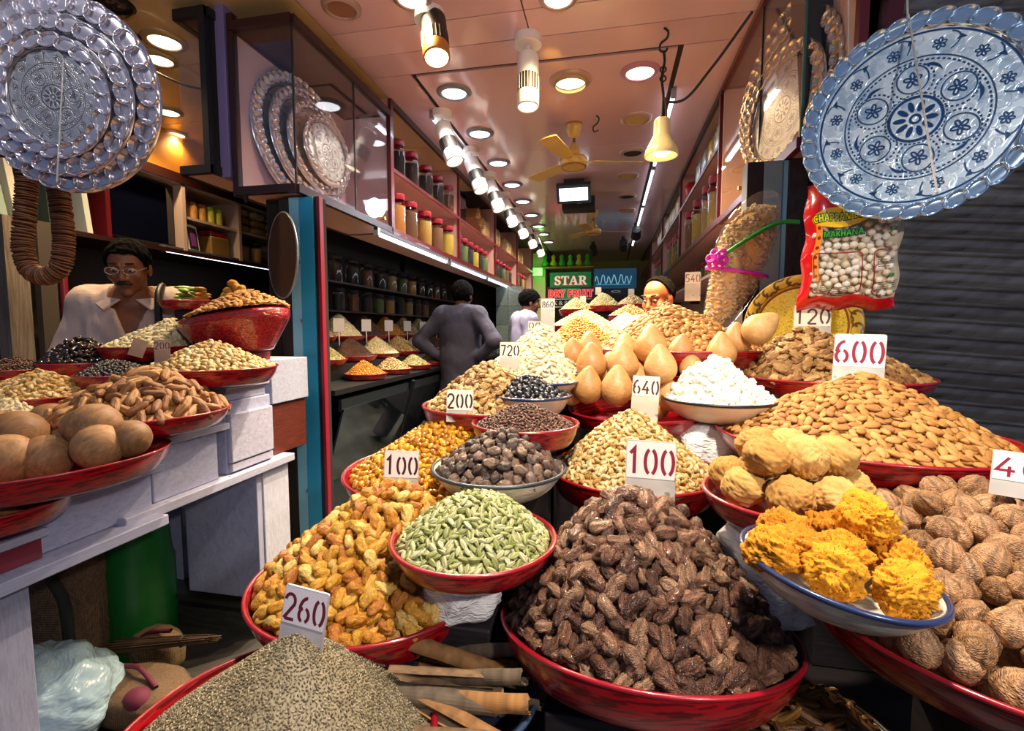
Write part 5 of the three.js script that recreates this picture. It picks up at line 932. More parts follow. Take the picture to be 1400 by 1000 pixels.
  const c = onZ(730, 400, -9.3); structure('column_back', span(c.x - 0.14, c.x + 0.22, 0, 2.75, -9.5, -9.3), mat('#c9c08a', { roughness: 0.6 }));
  // side doorway stuff and dark red low counter at the back
  const bc = thing('back_counter', 'dark red counter across the far end under the signs', 'counter', [onZ(800, 430, -9).x + 0.3, 0, -8.9]); part('front', box(1.6, 1.3, 0.08), mat('#3a1418', { roughness: 0.5 }), bc, [0, 0.65, 0]); part('top', box(1.7, 0.04, 0.4), M.darkWood, bc, [0, 1.32, -0.12]);
}
// ------------------------------------------------------------------ side counter
{
  const g = thing('side_counter', 'white painted wooden counter with open bays below the side trays', 'counter');
  const wm = [mat('#b4b6d0', { roughness: 0.6, map: T.chipped }), mat('#a3a7c6', { roughness: 0.6, map: T.fine })];
  part('worktop', rspan(-2.35, -1.35, 0.725, 0.757, -1.86, -1.1, 0.004), wm[0], g);
  part('worktop', rspan(-2.35, -1.31, 0.705, 0.737, -1.2, -0.45, 0.004), wm[1], g);
  part('end_panel', rspan(-1.8, -1.38, 0.0, 0.704, -0.88, -0.8, 0.004), wm[1], g);
  part('door_panel', rspan(-1.72, -1.375, 0.2, 0.722, -1.68, -1.65, 0.004), wm[1], g);
  part('corner_panel', rspan(-1.72, -1.37, 0.2, 0.722, -1.84, -1.682, 0.004), mat('#bcc0d4', { roughness: 0.6, map: T.fine }), g);
  part('inner_panel', rspan(-2.02, -1.88, 0.16, 0.72, -1.83, -1.78, 0.004), wm[1], g);
  part('inner_panel', rspan(-1.86, -1.76, 0.16, 0.72, -1.85, -1.8, 0.004), wm[1], g);
  part('plinth', span(-2.35, -1.42, 0.0, 0.15, -1.98, -1.7), mat('#4a4a44', { roughness: 0.7, map: T.grime }), g);
  part('plinth_edge', span(-2.35, -1.4, 0.13, 0.16, -1.99, -1.68), mat('#3a3a36', { roughness: 0.4 }), g);
  const c = thing('wooden_box', 'white painted wooden box with overhanging lid under the coconut tray', 'box');
  part('body', rspan(-1.62, -1.38, 0.738, 0.86, -1.21, -0.9, 0.004), wm[1], c); part('lid', rspan(-1.64, -1.35, 0.861, 0.884, -1.23, -0.86, 0.004), wm[0], c);
  const b = thing('wooden_box', 'white painted wooden box with overhanging lid under the pale dates', 'box');
  part('body', rspan(-1.62, -1.38, 0.758, 0.935, -1.47, -1.215, 0.004), wm[1], b); part('lid', rspan(-1.64, -1.35, 0.936, 0.96, -1.5, -1.235, 0.004), wm[0], b);
  part('block', rspan(-1.52, -1.37, 0.961, 1.0, -1.38, -1.2, 0.004), mat('#b06a78', { roughness: 0.4, clearcoat: 0.5 }), b);
  const d = thing('wooden_box', 'chipped white wooden box with square front panel under the pistachios', 'box');
  part('body', rspan(-1.62, -1.385, 0.758, 1.03, -1.76, -1.515, 0.004), wm[1], d); part('front_panel', rspan(-1.386, -1.365, 0.8, 0.985, -1.75, -1.52, 0.006), wm[0], d); part('base_board', rspan(-1.386, -1.37, 0.765, 0.795, -1.75, -1.525, 0.004), wm[0], d);
  part('lid_box', rspan(-1.6, -1.39, 1.031, 1.075, -1.74, -1.53, 0.004), wm[1], d); part('lid', rspan(-1.62, -1.375, 1.0755, 1.094, -1.75, -1.52, 0.004), wm[0], d);
  const e = thing('wooden_box', 'white corner box on a reddish base beside the blue pillar', 'box');
  part('base', rspan(-1.56, -1.4, 0.758, 0.98, -2.02, -1.79, 0.004), mat('#6a2a1c', { roughness: 0.5, map: T.grain }), e); part('top', rspan(-1.6, -1.39, 0.981, 1.17, -2.03, -1.78, 0.004), mat('#a6aec8', { roughness: 0.5, map: T.fine }), e);
  const f = thing('wooden_board', 'worn white board with red layers under the low coconut bowl', 'board');
  part('red_layer', rspan(-1.66, -1.36, 0.738, 0.79, -0.9, -0.6, 0.003), mat('#7a2a3a', { roughness: 0.4, clearcoat: 0.5 }), f); part('white_board', rspan(-1.68, -1.35, 0.791, 0.812, -0.91, -0.58, 0.003), wm[0], f); part('blue_bag', blob(18, 12, (x, y, z) => [x * 0.12, y * 0.012 * (1 + 0.5 * nz(x * 4, 1, z * 4)) , z * 0.1]), mat('#1c2f9a', { roughness: 0.25, clearcoat: 0.8 }), f, [-1.48, 0.824, -0.78]);
}
const sideRiser = (x, z, yTop, w, from, of) => riser(x, z, yTop, w, 0.757, of);
serve({ px: 193, py: 562, d: 1.45, R: 0.232, ax: 205, ay: 506, bowl: 'red', kind: 'paleDate', p: 1.2, size: 1.25, name: 'pale_date', noun: 'dried date', label: 'long pale brown dried date in the side counter tray', group: 'pale brown dates on the side counter', heapLabel: 'deeper layers of pale brown dried dates', trayLabel: 'red tray of long pale brown dates on the side counter', count: 200, rise: false, depth: 0.052 });
serve({ px: 290, py: 502, d: 1.75, R: 0.215, ax: 288, ay: 468, bowl: 'red', kind: 'pistachio', p: 1.15, size: 1.15, name: 'pistachio', noun: 'pistachio', label: 'pale pistachio in the side tray before the wrapped basket', group: 'pistachios on the side counter', heapLabel: 'deeper layers of pale pistachios', trayLabel: 'red tray heaped with pale pistachios', count: 250, minVis: 4, rise: false, depth: 0.058 });
serve({ px: 203, py: 474, d: 1.95, R: 0.165, ax: 236, ay: 436, bowl: 'red', kind: 'whiteSeed', p: 1.1, size: 1.2, name: 'pale_kernel', noun: 'seed', label: 'pale yellow kernel heaped before the man in the shirt', group: 'pale yellow kernels', heapLabel: 'deeper layers of pale yellow kernels', trayLabel: 'red tray of pale yellow kernels before the man in the shirt', count: 150, minVis: 4, riser: sideRiser });
serve({ px: 110, py: 496, d: 1.85, R: 0.125, ax: 112, ay: 463, bowl: 'red', kind: 'blackDate', p: 1.5, size: 0.8, name: 'black_date', noun: 'date', label: 'glossy black date on the side counter', group: 'glossy black dates', heapLabel: 'deeper layers of glossy black dates', trayLabel: 'red bowl heaped with glossy black dates', count: 120, minVis: 4, riser: sideRiser });
serve({ px: 48, py: 540, d: 1.6, R: 0.17, ax: 52, ay: 508, bowl: 'red', kind: 'splitNut', p: 1.2, size: 1.5, name: 'mixed_nut', noun: 'nut', label: 'orange tan mixed nut in the side tray behind the coconuts', group: 'orange tan mixed nuts', heapLabel: 'deeper layers of orange tan mixed nuts', trayLabel: 'red tray of orange tan mixed nuts behind the side coconuts', count: 200, minVis: 4, riser: sideRiser });
serve({ px: 160, py: 512, d: 1.72, R: 0.12, ax: 152, ay: 494, bowl: 'red', kind: 'blackRaisin', p: 1.6, name: 'dark_raisin', noun: 'raisin', label: 'dark raisin beside the pale dates', group: 'dark raisins on the side counter', heapLabel: 'deeper layers of dark raisins beside the pale dates', trayLabel: 'small red bowl of dark raisins beside the pale dates', count: 60, minVis: 4, riser: sideRiser });
serve({ px: 8, py: 505, d: 1.8, R: 0.15, ax: 25, ay: 490, bowl: 'red', kind: 'clove', p: 1.4, size: 1.6, name: 'brown_spice', noun: 'spice', label: 'brown spice', heapLabel: 'reddish brown spice heaped behind the mixed nuts', category: 'spice', heapName: 'brown_spice_heap', trayLabel: 'red tray of reddish brown spice behind the mixed nuts', count: 0, riser: sideRiser });
serve({ px: 0, py: 584, d: 1.42, R: 0.125, ax: 5, ay: 545, bowl: 'red', kind: 'cashew', p: 1.4, size: 1.05, name: 'white_nut', noun: 'nut', label: 'whitish nut heaped behind the side coconuts', group: 'whitish nuts on the side counter', heapLabel: 'deeper layers of whitish nuts', trayLabel: 'red tray of whitish nuts behind the side coconuts', count: 90, riser: sideRiser });
{ // coconuts of the side counter
  const c = at(68, 628, 1.22), t = [0.0, 0.05]; redTray(0.25, 0.06, 'wide red tray of brown coconuts at the side counter edge', c, t);
  const g = variants(3, (s) => coconutGeo(s + 5, 0.05, 0.1)), m = tones(['#9a6f45', '#8a6038', '#a87c50'], { map: T.mottle });
  [[130, 584, 1.2, 1.08, 1.5, 0.4], [178, 600, 1.2, 0.86, 1.2, 0.2], [135, 611, 1.16, 1.0, 1.4, -0.3], [62, 627, 1.14, 1.02, 1.5, 0.2], [22, 598, 1.18, 1.2, 1.5, 0.1], [10, 628, 1.1, 1.05, 0.4, 0.3], [70, 578, 1.34, 1.0, 1.3, 0.9], [95, 605, 1.25, 0.9, 1.2, 0.5], [-15, 590, 1.3, 1.1, 1, 0]].forEach(([px, py, d, s, rz, ry], i) => put('brown_coconut', g[i % 3], m[i % 3], 'brown dried coconut lying in the wide side tray', 'coconut', 'brown coconuts in the wide side tray', at(px, py, d), [0.2 * i, ry, rz], s * 1.08));
  const c2 = at(-25, 692, 1.12); redTray(0.16, 0.05, 'low red bowl with a coconut at the side counter corner', c2, [0, 0.04]);
  put('brown_coconut', g[0], m[0], 'brown dried coconut in the low corner bowl', 'coconut', null, at(3, 686, 1.1), [0.3, 0.3, 1.2], 0.95);
}
{ // large wrapped basket with almonds
  const p = at(322, 452, 1.98), g = thing('wrapped_basket', 'large red cellophane wrapped basket heaped with almonds by the blue pillar', 'basket', p), R = 0.205;
  part('shell', blob(40, 20, (x, y, z) => { const a = Math.atan2(z, x), t = (y + 1) / 2, top = 0.03 + 0.07 * (Math.cos(a) * 0.5 + 0.5); const rad = R * (0.7 + 0.36 * Math.min(1, t * 1.3)) * Math.min(1, Math.hypot(x, z) * 3); return [Math.cos(a) * rad * 1.02, -0.085 + t * (0.085 + top) * (t > 0.98 ? 0.9 : 1), Math.sin(a) * rad * 0.8]; }), mat('#b30c18', { roughness: 0.18, clearcoat: 1, map: withRepeat(T.redPattern, 4, 2), bumpMap: withRepeat(T.wrinkle, 3, 2), bumpScale: 0.004 }), g);
  heap({ c: V(p.x + 0.02, p.y + 0.07, p.z), R: 0.185, apex: V(p.x + 0.05, p.y + 0.155, p.z), kind: 'almondFar', p: 1.2, tilt: [0, 0.2], size: 1.1, name: 'almond', noun: 'almond', label: 'tan almond heaped in the wrapped basket', group: 'almonds in the wrapped basket', heapLabel: 'deeper layers of almonds in the wrapped basket', count: 150, minVis: 4 });
  const yb = variants(2, (s) => lumpGeo(s, 0.024, 0.017, 0.019, 0.15)), ym = tones(['#d79a2a', '#c98a1e'], {});
  [[312, 398], [322, 392], [330, 396], [318, 388], [308, 404], [326, 402]].forEach(([px, py], i) => put('dried_apricot', yb[i % 2], ym[i % 2], 'orange dried apricot on the almonds of the wrapped basket', 'apricot', 'apricots on the wrapped basket', at(px, py, 1.96), [i, i * 2, 0], 0.9));
  single('riser_block', rbox(0.2, 0.06, 0.2), mat('#7a1a28', { roughness: 0.5 }), 'dark red block between the white corner box and the wrapped basket', 'block', [p.x - 0.02, p.y - 0.12, p.z]);
  // tray of fruit behind
  const q = at(262, 413, 2.3); redTray(0.13, 0.04, 'small red tray of green sliced fruit before the tube light', q); riser(q.x, q.z, q.y - 0.041, 0.1, 0.757, 'tray of green sliced fruit');
  const sg = variants(2, (s) => lumpGeo(s, 0.05, 0.011, 0.018, 0.12)), gm = tones(['#7aa83a', '#96b848'], { roughness: 0.4 });
  for (let k = 0; k < 10; k++) put('green_slice', sg[k % 2], gm[k % 2], 'green candied slice on the small red tray', 'fruit slice', 'green candied slices', V(q.x - 0.05 + (k % 3) * 0.03, q.y + 0.005 + k * 0.007, q.z + 0.02 * Math.sin(k * 2)), [0.2 * Math.sin(k), k * 0.4, 0.1], 0.9);
  for (let k = 0; k < 6; k++) put('orange_slice', sg[k % 2], ym[k % 2], 'orange candied slice on the small red tray', 'fruit slice', 'orange candied slices', V(q.x + 0.06, q.y + 0.005 + k * 0.011, q.z + 0.015 * Math.sin(k * 3)), [0.2 * Math.sin(k), k * 0.6, 0.1], 0.8);
}
{ // dark tray hanging beside the pillar
  const g = thing('round_tray', 'dark brown round tray hanging edge-on beside the blue pillar', 'tray', onZ(386, 350, -2.02)); part('disc', cyl(0.195, 0.195, 0.006, 40).rotateX(Math.PI / 2), mat('#3a211a', { roughness: 0.5 }), g); part('rim', new THREE.TorusGeometry(0.195, 0.005, 6, 60), M.steel, g); g.rotation.y = -0.62;
}
// ------------------------------------------------------------------ string of dried figs
{
  const d = 1.55, pts = [[38, 230], [34, 300], [32, 340], [42, 370], [60, 378], [80, 368], [87, 340], [85, 300], [78, 250]].map(([x, y]) => at(x, y, d)), cu = new THREE.CatmullRomCurve3(pts);
  const g = thing('fig_garland', 'loop of dried brown figs threaded on a string under the silver trays', 'garland', pts[4]);
  const disc = variants(3, (s) => blob(14, 8, (x, y, z) => { const k = 1 + 0.1 * fbm(x * 2 + s * 3, y, z * 2); return [x * 0.03 * k, y * 0.0062, z * 0.03 * k]; })), ms = tones(['#7a4a2c', '#8a5836', '#653a22'], { roughness: 0.55 });
  const n = 96; for (let i = 0; i < n; i++) { const t = (i + 0.5) / n, p = cu.getPointAt(t), tg = cu.getTangentAt(t), m = part('fig', disc[i % 3], ms[(i * 5) % 3], g, p.clone().sub(pts[4])); m.quaternion.setFromUnitVectors(V(0, 1, 0), tg.add(V(rr(-0.12, 0.12), rr(-0.12, 0.12), rr(-0.12, 0.12))).normalize()); }
  part('thread', new THREE.TubeGeometry(cu, 60, 0.004, 5).translate(-pts[4].x, -pts[4].y, -pts[4].z), M.clothWhite, g);
  const up = at(58, 200, d); part('hanger', join([bar(pts[0].clone().sub(pts[4]), up.clone().sub(pts[4]), 0.003), bar(pts[8].clone().sub(pts[4]), up.clone().sub(pts[4]), 0.003), bar(up.clone().sub(pts[4]), V(up.x - pts[4].x, 2.9 - pts[4].y, up.z - pts[4].z), 0.003)]), M.clothWhite, g);
}
// ------------------------------------------------------------------ side room shelf
{
  const g = thing('wall_shelf', 'dark wooden shelf wall of the side room holding the television', 'shelf'), sm = mat('#7a4a34', { roughness: 0.5, map: T.grain }), cm = mat('#b8a094', { roughness: 0.5 });
  for (const [y, m] of [[1.9, M.darkWood], [2.42, cm]]) part('board', span(-3.64, -3.2, y - 0.03, y, -5.15, -1.25), m, g);
  part('shelf_board', span(-3.64, -3.22, 2.15, 2.17, -5.15, -3.2), cm, g);
  part('top_edge', span(-3.22, -3.19, 2.4, 2.47, -5.15, -1.25), M.darkWood, g);
  part('back_panel', span(-3.65, -3.63, 1.87, 2.45, -5.15, -1.25), mat('#5a4438', { roughness: 0.6 }), g);
  for (const [z, m] of [[-1.95, M.darkWood], [-2.62, M.maroon], [-3.2, cm], [-3.77, cm], [-4.4, cm]]) part('divider', span(-3.63, -3.2, 1.9, 2.4, z - 0.015, z + 0.015), m, g);
  part('canopy', span(-3.64, -3.3, 2.5, 2.8, -5.15, -1.25), mat('#c8862c', { roughness: 0.5 }), g);
  const tv = thing('television', 'large dark television on the side room shelf', 'television', [-3.3, 1.901, -2.91]);
  part('casing', rbox(0.05, 0.46, 0.55, 0.008), M.black, tv, [0, 0.25, 0]); part('screen', box(0.004, 0.42, 0.52), mat('#070a18', { roughness: 0.05, clearcoat: 1 }), tv, [0.027, 0.25, 0]); part('foot', rbox(0.14, 0.02, 0.26), M.black, tv, [0, 0.0105, 0]);
  for (let i = 0; i < 5; i++) { const j = thing('small_jar', i < 3 ? 'small jar of tan nuts with brown lid on the side room top shelf' : 'small jar with lime green lid on the side room top shelf', 'jar', [-3.28, 2.171, -3.27 - i * 0.085], i < 3 ? 'small tan jars on the side room shelf' : 'small lime jars on the side room shelf'); part('body', lathe([[0.001, 0], [0.034, 0], [0.036, 0.01], [0.036, 0.1], [0.03, 0.11]], 18), mat(i < 3 ? '#c08a4a' : '#c8c03a', { roughness: 0.25, clearcoat: 0.6, map: T.speck }), j); part('lid', cyl(0.034, 0.034, 0.025, 18), mat(i < 3 ? '#8a5a3a' : '#8fc81e', { roughness: 0.4 }), j, [0, 0.122, 0]); }
  const fr = thing('photo_frame', 'white framed small photo with purple figure on the side room shelf', 'picture frame', [-3.24, 1.902, -3.31]); part('frame', rbox(0.02, 0.22, 0.15, 0.004), M.whiteClean, fr, [0, 0.11, 0]); part('mat_board', box(0.004, 0.17, 0.11), M.dark, fr, [0.011, 0.11, 0]); part('portrait', box(0.003, 0.1, 0.06), mat('#8a3a9a', { roughness: 0.5, map: T.speck }), fr, [0.014, 0.1, 0]); fr.rotation.set(0, 0.25, 0.12);
  const bj = thing('storage_jar', 'big square jar of brown nuts with red lid on the side room shelf', 'jar', [-3.3, 1.901, -3.58]); part('body', rbox(0.13, 0.17, 0.2, 0.015), mat('#8a6a34', { roughness: 0.2, clearcoat: 0.8, map: withRepeat(T.speck, 3, 3) }), bj, [0, 0.086, 0]); part('lid', rbox(0.12, 0.04, 0.19, 0.01), M.redLid, bj, [0, 0.192, 0]);
  for (let i = 0; i < 8; i++) sack(V(-3.28, 2.171 + (i % 3) * 0.07, -3.86 - Math.floor(i / 3) * 0.2), 0.05, 0.033, 0.09, nutPack[i % 3], 'flat packet of tan nuts stacked on the side room shelf', 'stacked nut packets in the side room');
  for (let i = 0; i < 2; i++) jar(V(-3.28, 1.902, -3.88 - i * 0.16), 0.06, 0.2, 2, 'golden jar beside the packets on the side room shelf', 'golden jars in the side room', { lidM: M.dark });
  for (let i = 0; i < 4; i++) { const bk = single('book', rbox(0.16, 0.3 + 0.03 * (i % 2), 0.035, 0.003), mat(['#9fb8b0', '#e0ddd0', '#3a4a48', '#cfd8d4'][i], { roughness: 0.6 }), ['pale green folder leaning on the side room shelf', 'cream folder standing on the side room shelf', 'dark folder standing on the side room shelf', 'grey white folder standing by the television'][i], 'folder', [-3.3, 2.06, [-2.05, -2.12, -2.3, -2.5][i]]); bk.rotation.x = [0.15, 0.12, 0.05, 0.1][i]; }
  const fig = thing('shrine_figure', 'small shrine figure with yellow and red garlands on the side room shelf', 'figurine', [-3.28, 1.901, -1.85]);
  part('body', blob(16, 12, (x, y, z) => [x * 0.06, y * 0.12 + 0.12, z * 0.07]), mat('#b3532a', { roughness: 0.5 }), fig); part('head', new THREE.SphereGeometry(0.04, 16, 12), mat('#d8a066', { roughness: 0.5 }), fig, [0.02, 0.27, 0]);
  for (let k = 0; k < 14; k++) { const a = k / 14 * 6.2832; part('flower', new THREE.IcosahedronGeometry(0.022, 1), mat(k % 2 ? '#d9a41c' : '#c0203a', { roughness: 0.7 }), fig, [0.06, 0.14 + 0.1 * Math.sin(a), 0.09 * Math.cos(a)]); }
  // lower dark racks with posts
  const rk = thing('post_rack', 'grey steel upright posts under the side room shelf', 'rack'); part('post', span(-3.05, -2.97, 0, 1.87, -2.0, -1.9), mat('#8a7c70', { roughness: 0.5, map: T.grime }), rk); part('thin_post', span(-3.0, -2.96, 0, 1.87, -2.12, -2.04), mat('#4a423c', { roughness: 0.5 }), rk);
  single('red_pole', cyl(0.016, 0.016, 1.9, 14), mat('#8a1420', { roughness: 0.4 }), 'thin dark red pole behind the fig garland', 'pole', [-2.75, 0.95, -2.0]);
  const lc = thing('back_cabinet', 'dark low cabinet along the side room wall under the tube', 'cabinet'); part('body', span(-3.64, -3.3, 0, 1.25, -5.15, -2.2), mat('#0f1418', { roughness: 0.3, clearcoat: 0.4 }), lc); part('top', span(-3.64, -3.26, 1.25, 1.28, -5.15, -2.2), M.black, lc);
}
// small things on the aisle counter, standing in for the mirrored wall's reflection
{
  const rows = [[2.15, 1.2, 0.19], [1.88, 1.06, 0.18], [1.61, 0.96, 0.14]], list = ['whiteSeed', 'clove', 'greenBit', 'pistachio', 'orangeBit', 'clove', 'whiteSeed', 'pistachio'];
  const words = ['pale seeds', 'dark spice', 'green pods', 'tan nuts', 'orange spice', 'brown spice', 'cream seeds', 'yellow nuts'];
  rows.forEach(([x, y, R], r) => { for (let i = 0; i < 8; i++) { const z = -2.75 - i * 0.42 - r * 0.12, k = (i * 3 + r * 2) % 8, xx = -x, text = words[k] + ' heaped ' + ['on the back step', 'on the middle step', 'on the front'][r] + ' of the mirrored aisle counter, ' + ['first', 'second', 'third', 'fourth', 'fifth', 'sixth', 'seventh', 'eighth'][i] + ' from the pillar';
    redTray(R, 0.04, 'tray ' + (i + 1 === 1 ? 'first' : ['', 'second', 'third', 'fourth', 'fifth', 'sixth', 'seventh', 'eighth'][i]) + ' from the pillar ' + ['on the back step', 'on the middle step', 'on the front'][r] + ' of the mirrored counter', V(xx, y + 0.041, z));
    heap({ c: V(xx, y + 0.036, z), R: R * 0.92, apex: V(xx - 0.02, y + 0.036 + 0.19 - 0.05 * r, z), kind: list[k], p: 1.2, name: 'nut', heapName: 'mirrored_heap', heapLabel: text, category: 'heap', count: 0, gap: 1.0, layers: [[0.1, 1]] }); } });
  for (let i = 0; i < 8; i++) { const g = thing('price_card', 'small white card on the mirrored aisle counter', 'price card', [-2.0, 1.33, -2.9 - i * 0.42], 'small cards on the mirrored aisle counter'); part('board', box(0.004, 0.1, 0.09), M.card, g); part('stick', box(0.004, 0.14, 0.008), M.card, g, [0, -0.1, 0]); g.rotation.y = -0.5; }
  for (let i = 0; i < 10; i++) jar(V(-2.22, 1.451, -3.45 - i * 0.24), 0.05, 0.19, [5, 9, 3, 6, 7, 2, 9, 8, 5, 3][i], 'dark lidded jar on the lower shelf of the mirrored bay', 'lower jars in the mirrored bay', { lidM: M.dark });
  for (let i = 0; i < 12; i++) jar(V(-2.22, 1.681, -3.4 - i * 0.26), 0.055, 0.22, [9, 5, 6, 3, 9, 8, 7, 2, 5, 9, 3, 6][i], 'dark lidded jar on the upper shelf of the mirrored bay', 'upper jars in the mirrored bay', { lidM: M.dark });
  for (let i = 0; i < 6; i++) single('pink_box', rbox(0.05, 0.035, 0.1, 0.003), mat('#d0409a', { roughness: 0.4 }), 'small pink box stacked on the mirrored bay shelf', 'box', [-2.14, 1.47 + (i % 3) * 0.037, -5.9 - Math.floor(i / 3) * 0.12], 'pink boxes in the mirrored bay');
}
{ // marble pillar at the end of the aisle counter
  const g = structureGroup('column_marble'), z = -6.6, x0 = onZ(678, 450, z).x, x1 = onZ(712, 450, z).x, ms = ['#7d8a80', '#8a968c', '#727e76'].map((c) => mat(c, { roughness: 0.25, clearcoat: 0.4, map: T.mottle }));
  for (let k = 0; k < 7; k++) for (let j = 0; j < 2; j++) part('tile', rspan(x0 + j * (x1 - x0) / 2 + 0.002, x0 + (j + 1) * (x1 - x0) / 2 - 0.002, k * 0.27 + 0.002, k * 0.27 + 0.268, z - 0.2, z, 0.003), ms[(k + j) % 3], g);
}
single('green_leaf', blob(12, 8, (x, y, z) => [x * 0.009, y * 0.002 + 0.002 * x * x, z * 0.005]), mat('#2f8a24', { roughness: 0.4 }), 'scrap of green leaf lying on the brown dates', 'leaf', at(908, 868, 0.55));
// ------------------------------------------------------------------ under the side counter
{
  const dr = onY(178, 900, 0), drum = thing('plastic_drum', 'green ribbed plastic drum under the side counter', 'drum', [-1.79, 0.001, -1.5]);
  part('body', lathe([[0.001, 0], [0.1, 0], [0.115, 0.02], [0.118, 0.2], [0.112, 0.22], [0.118, 0.24], [0.118, 0.4], [0.11, 0.42], [0.1, 0.56], [0.095, 0.58]], 36), mat('#0e5c1e', { roughness: 0.35 }), drum); part('lid', cyl(0.1, 0.1, 0.04, 36), mat('#0c4a18', { roughness: 0.4 }), drum, [0, 0.6, 0]);
  const burlap = mat('#7d6248', { roughness: 0.95, map: withRepeat(T.weave, 5, 5) });
  const bagGeo = (sx, sy, sz, s) => blob(28, 22, (x, y, z) => { const k = 1 + 0.07 * fbm(x * 2 + s, y * 2, z * 2); return [Math.sign(x) * Math.pow(Math.abs(x), 0.75) * sx * k, Math.sign(y) * Math.pow(Math.abs(y), 0.7) * sy * k + sy * 0.93, Math.sign(z) * Math.pow(Math.abs(z), 0.75) * sz * k]; });
  const sk = thing('burlap_sack', 'tall burlap sack with dark stripe under the side counter', 'sack', [-1.97, 0.01, -1.37]); part('body', bagGeo(0.17, 0.3, 0.13, 1), burlap, sk);
  part('stripe', tube([[0.0, 0.56, 0.1], [0.08, 0.5, 0.135], [0.15, 0.38, 0.12], [0.165, 0.2, 0.115], [0.16, 0.06, 0.1]], 0.016, 30, 8), mat('#1c2420', { roughness: 0.9 }), sk);
  const s2 = thing('burlap_sack', 'low burlap sack with maroon print under the side counter', 'sack', [-1.53, 0.005, -1.26]); part('body', bagGeo(0.16, 0.07, 0.11, 4), burlap, s2); part('maroon_patch', blob(14, 10, (x, y, z) => [x * 0.05, y * 0.04, z * 0.04]), mat('#5a1430', { roughness: 0.8 }), s2, [0.06, 0.1, 0.06]); part('maroon_hem', tube([[-0.1, 0.14, -0.02], [0, 0.16, 0.0], [0.1, 0.13, 0.03]], 0.008, 20), mat('#5a1430', { roughness: 0.8 }), s2);
  const s3 = thing('burlap_sack', 'folded burlap sack with maroon hem behind the broom', 'sack', [-1.66, 0.005, -1.44]); part('body', bagGeo(0.1, 0.09, 0.06, 7), mat('#a08660', { roughness: 0.95, map: withRepeat(T.weave, 2, 2) }), s3); part('hem', tube([[-0.08, 0.1, 0.05], [0.0, 0.17, 0.03], [0.09, 0.185, 0.02]], 0.008, 20), mat('#5a1420', { roughness: 0.8 }), s3);
  const br = thing('broom', 'bundle of thin brown broom twigs on the floor by the sacks', 'broom', [-1.56, 0.16, -1.37]); const tw = []; seed = 12; for (let k = 0; k < 70; k++) { const a = rr(-0.012, 0.012), b = rr(-0.012, 0.012); tw.push(bar(V(-0.17 + rr(-0.02, 0.02), a * 2, b * 2), V(0.2 + rr(-0.05, 0.02), a + 0.04, b), 0.0016, 5)); } part('twigs', join(tw), mat('#4a3420', { roughness: 0.8 }), br); part('tie', new THREE.TorusGeometry(0.017, 0.003, 6, 18).rotateY(Math.PI / 2), M.dark, br, [0.08, 0.025, 0]);
  br.rotation.y = 0.15;
  const pb = thing('plastic_bag', 'crumpled pale blue plastic bag under the side counter corner', 'bag', [-1.73, 0.005, -1.14]); part('body', blob(40, 30, (x, y, z) => { const k = 1 + 0.14 * fbm(x * 2.2, y * 2.2, z * 2.2) + 0.06 * Math.abs(nz(x * 6, y * 6, z * 6)); return [x * 0.2 * k, Math.max(-0.12, y * 0.16 * k) + 0.12, z * 0.15 * k]; }), mat('#a9c8dc', { roughness: 0.22, clearcoat: 0.8, bumpMap: T.wrinkle, bumpScale: 0.004 }), pb);
}
// ------------------------------------------------------------------ people
const smin = (a, b, k) => { const h = Math.max(0, Math.min(1, 0.5 + 0.5 * (b - a) / k)); return b + (a - b) * h - k * h * (1 - h); };
function sdfMesh(f, lo, hi, res = 72) {
  const mc = new MarchingCubes(res, new THREE.MeshStandardMaterial(), false, false, 260000), n = mc.size, half = n / 2; mc.isolation = 0;
  const c = [0, 1, 2].map((i) => (lo[i] + hi[i]) / 2), h = [0, 1, 2].map((i) => (hi[i] - lo[i]) / 2);
  for (let k = 0; k < n; k++) for (let j = 0; j < n; j++) for (let i = 0; i < n; i++) mc.field[i + j * n + k * n * n] = -f(c[0] + (i - half) / half * h[0], c[1] + (j - half) / half * h[1], c[2] + (k - half) / half * h[2]);
  mc.update();
  let g = new THREE.BufferGeometry(); const P = new Float32Array(mc.count * 3);
  for (let i = 0; i < mc.count; i++) for (let a = 0; a < 3; a++) P[i * 3 + a] = c[a] + mc.positionArray[i * 3 + a] * h[a];
  g.setAttribute('position', new THREE.BufferAttribute(P, 3)); g = mergeVertices(g, 1e-4); g.computeVertexNormals();
  const uv = new Float32Array(g.attributes.position.count * 2); for (let i = 0; i < uv.length / 2; i++) { uv[i * 2] = g.attributes.position.getX(i) * 2 + g.attributes.position.getZ(i); uv[i * 2 + 1] = g.attributes.position.getY(i) * 2; }
  g.setAttribute('uv', new THREE.BufferAttribute(uv, 2)); return g;
}
function cone(x, y, z, A, B, ra, rb) {
  const bx = B[0] - A[0], by = B[1] - A[1], bz = B[2] - A[2], px = x - A[0], py = y - A[1], pz = z - A[2];
  const t = Math.max(0, Math.min(1, (px * bx + py * by + pz * bz) / (bx * bx + by * by + bz * bz)));
  return Math.hypot(px - bx * t, py - by * t, pz - bz * t) - (ra + (rb - ra) * t);
}
const ell = (x, y, z, c, r) => { const a = (x - c[0]) / r[0], b = (y - c[1]) / r[1], d = (z - c[2]) / r[2], k = Math.hypot(a, b, d); return (k - 1) * Math.min(r[0], r[1], r[2]); };
const skull = (x, y, z) => smin(ell(x, y, z, [0, 0.032, -0.012], [0.077, 0.088, 0.096]), ell(x, y, z, [0, -0.045, 0.024], [0.058, 0.074, 0.066]), 0.03);
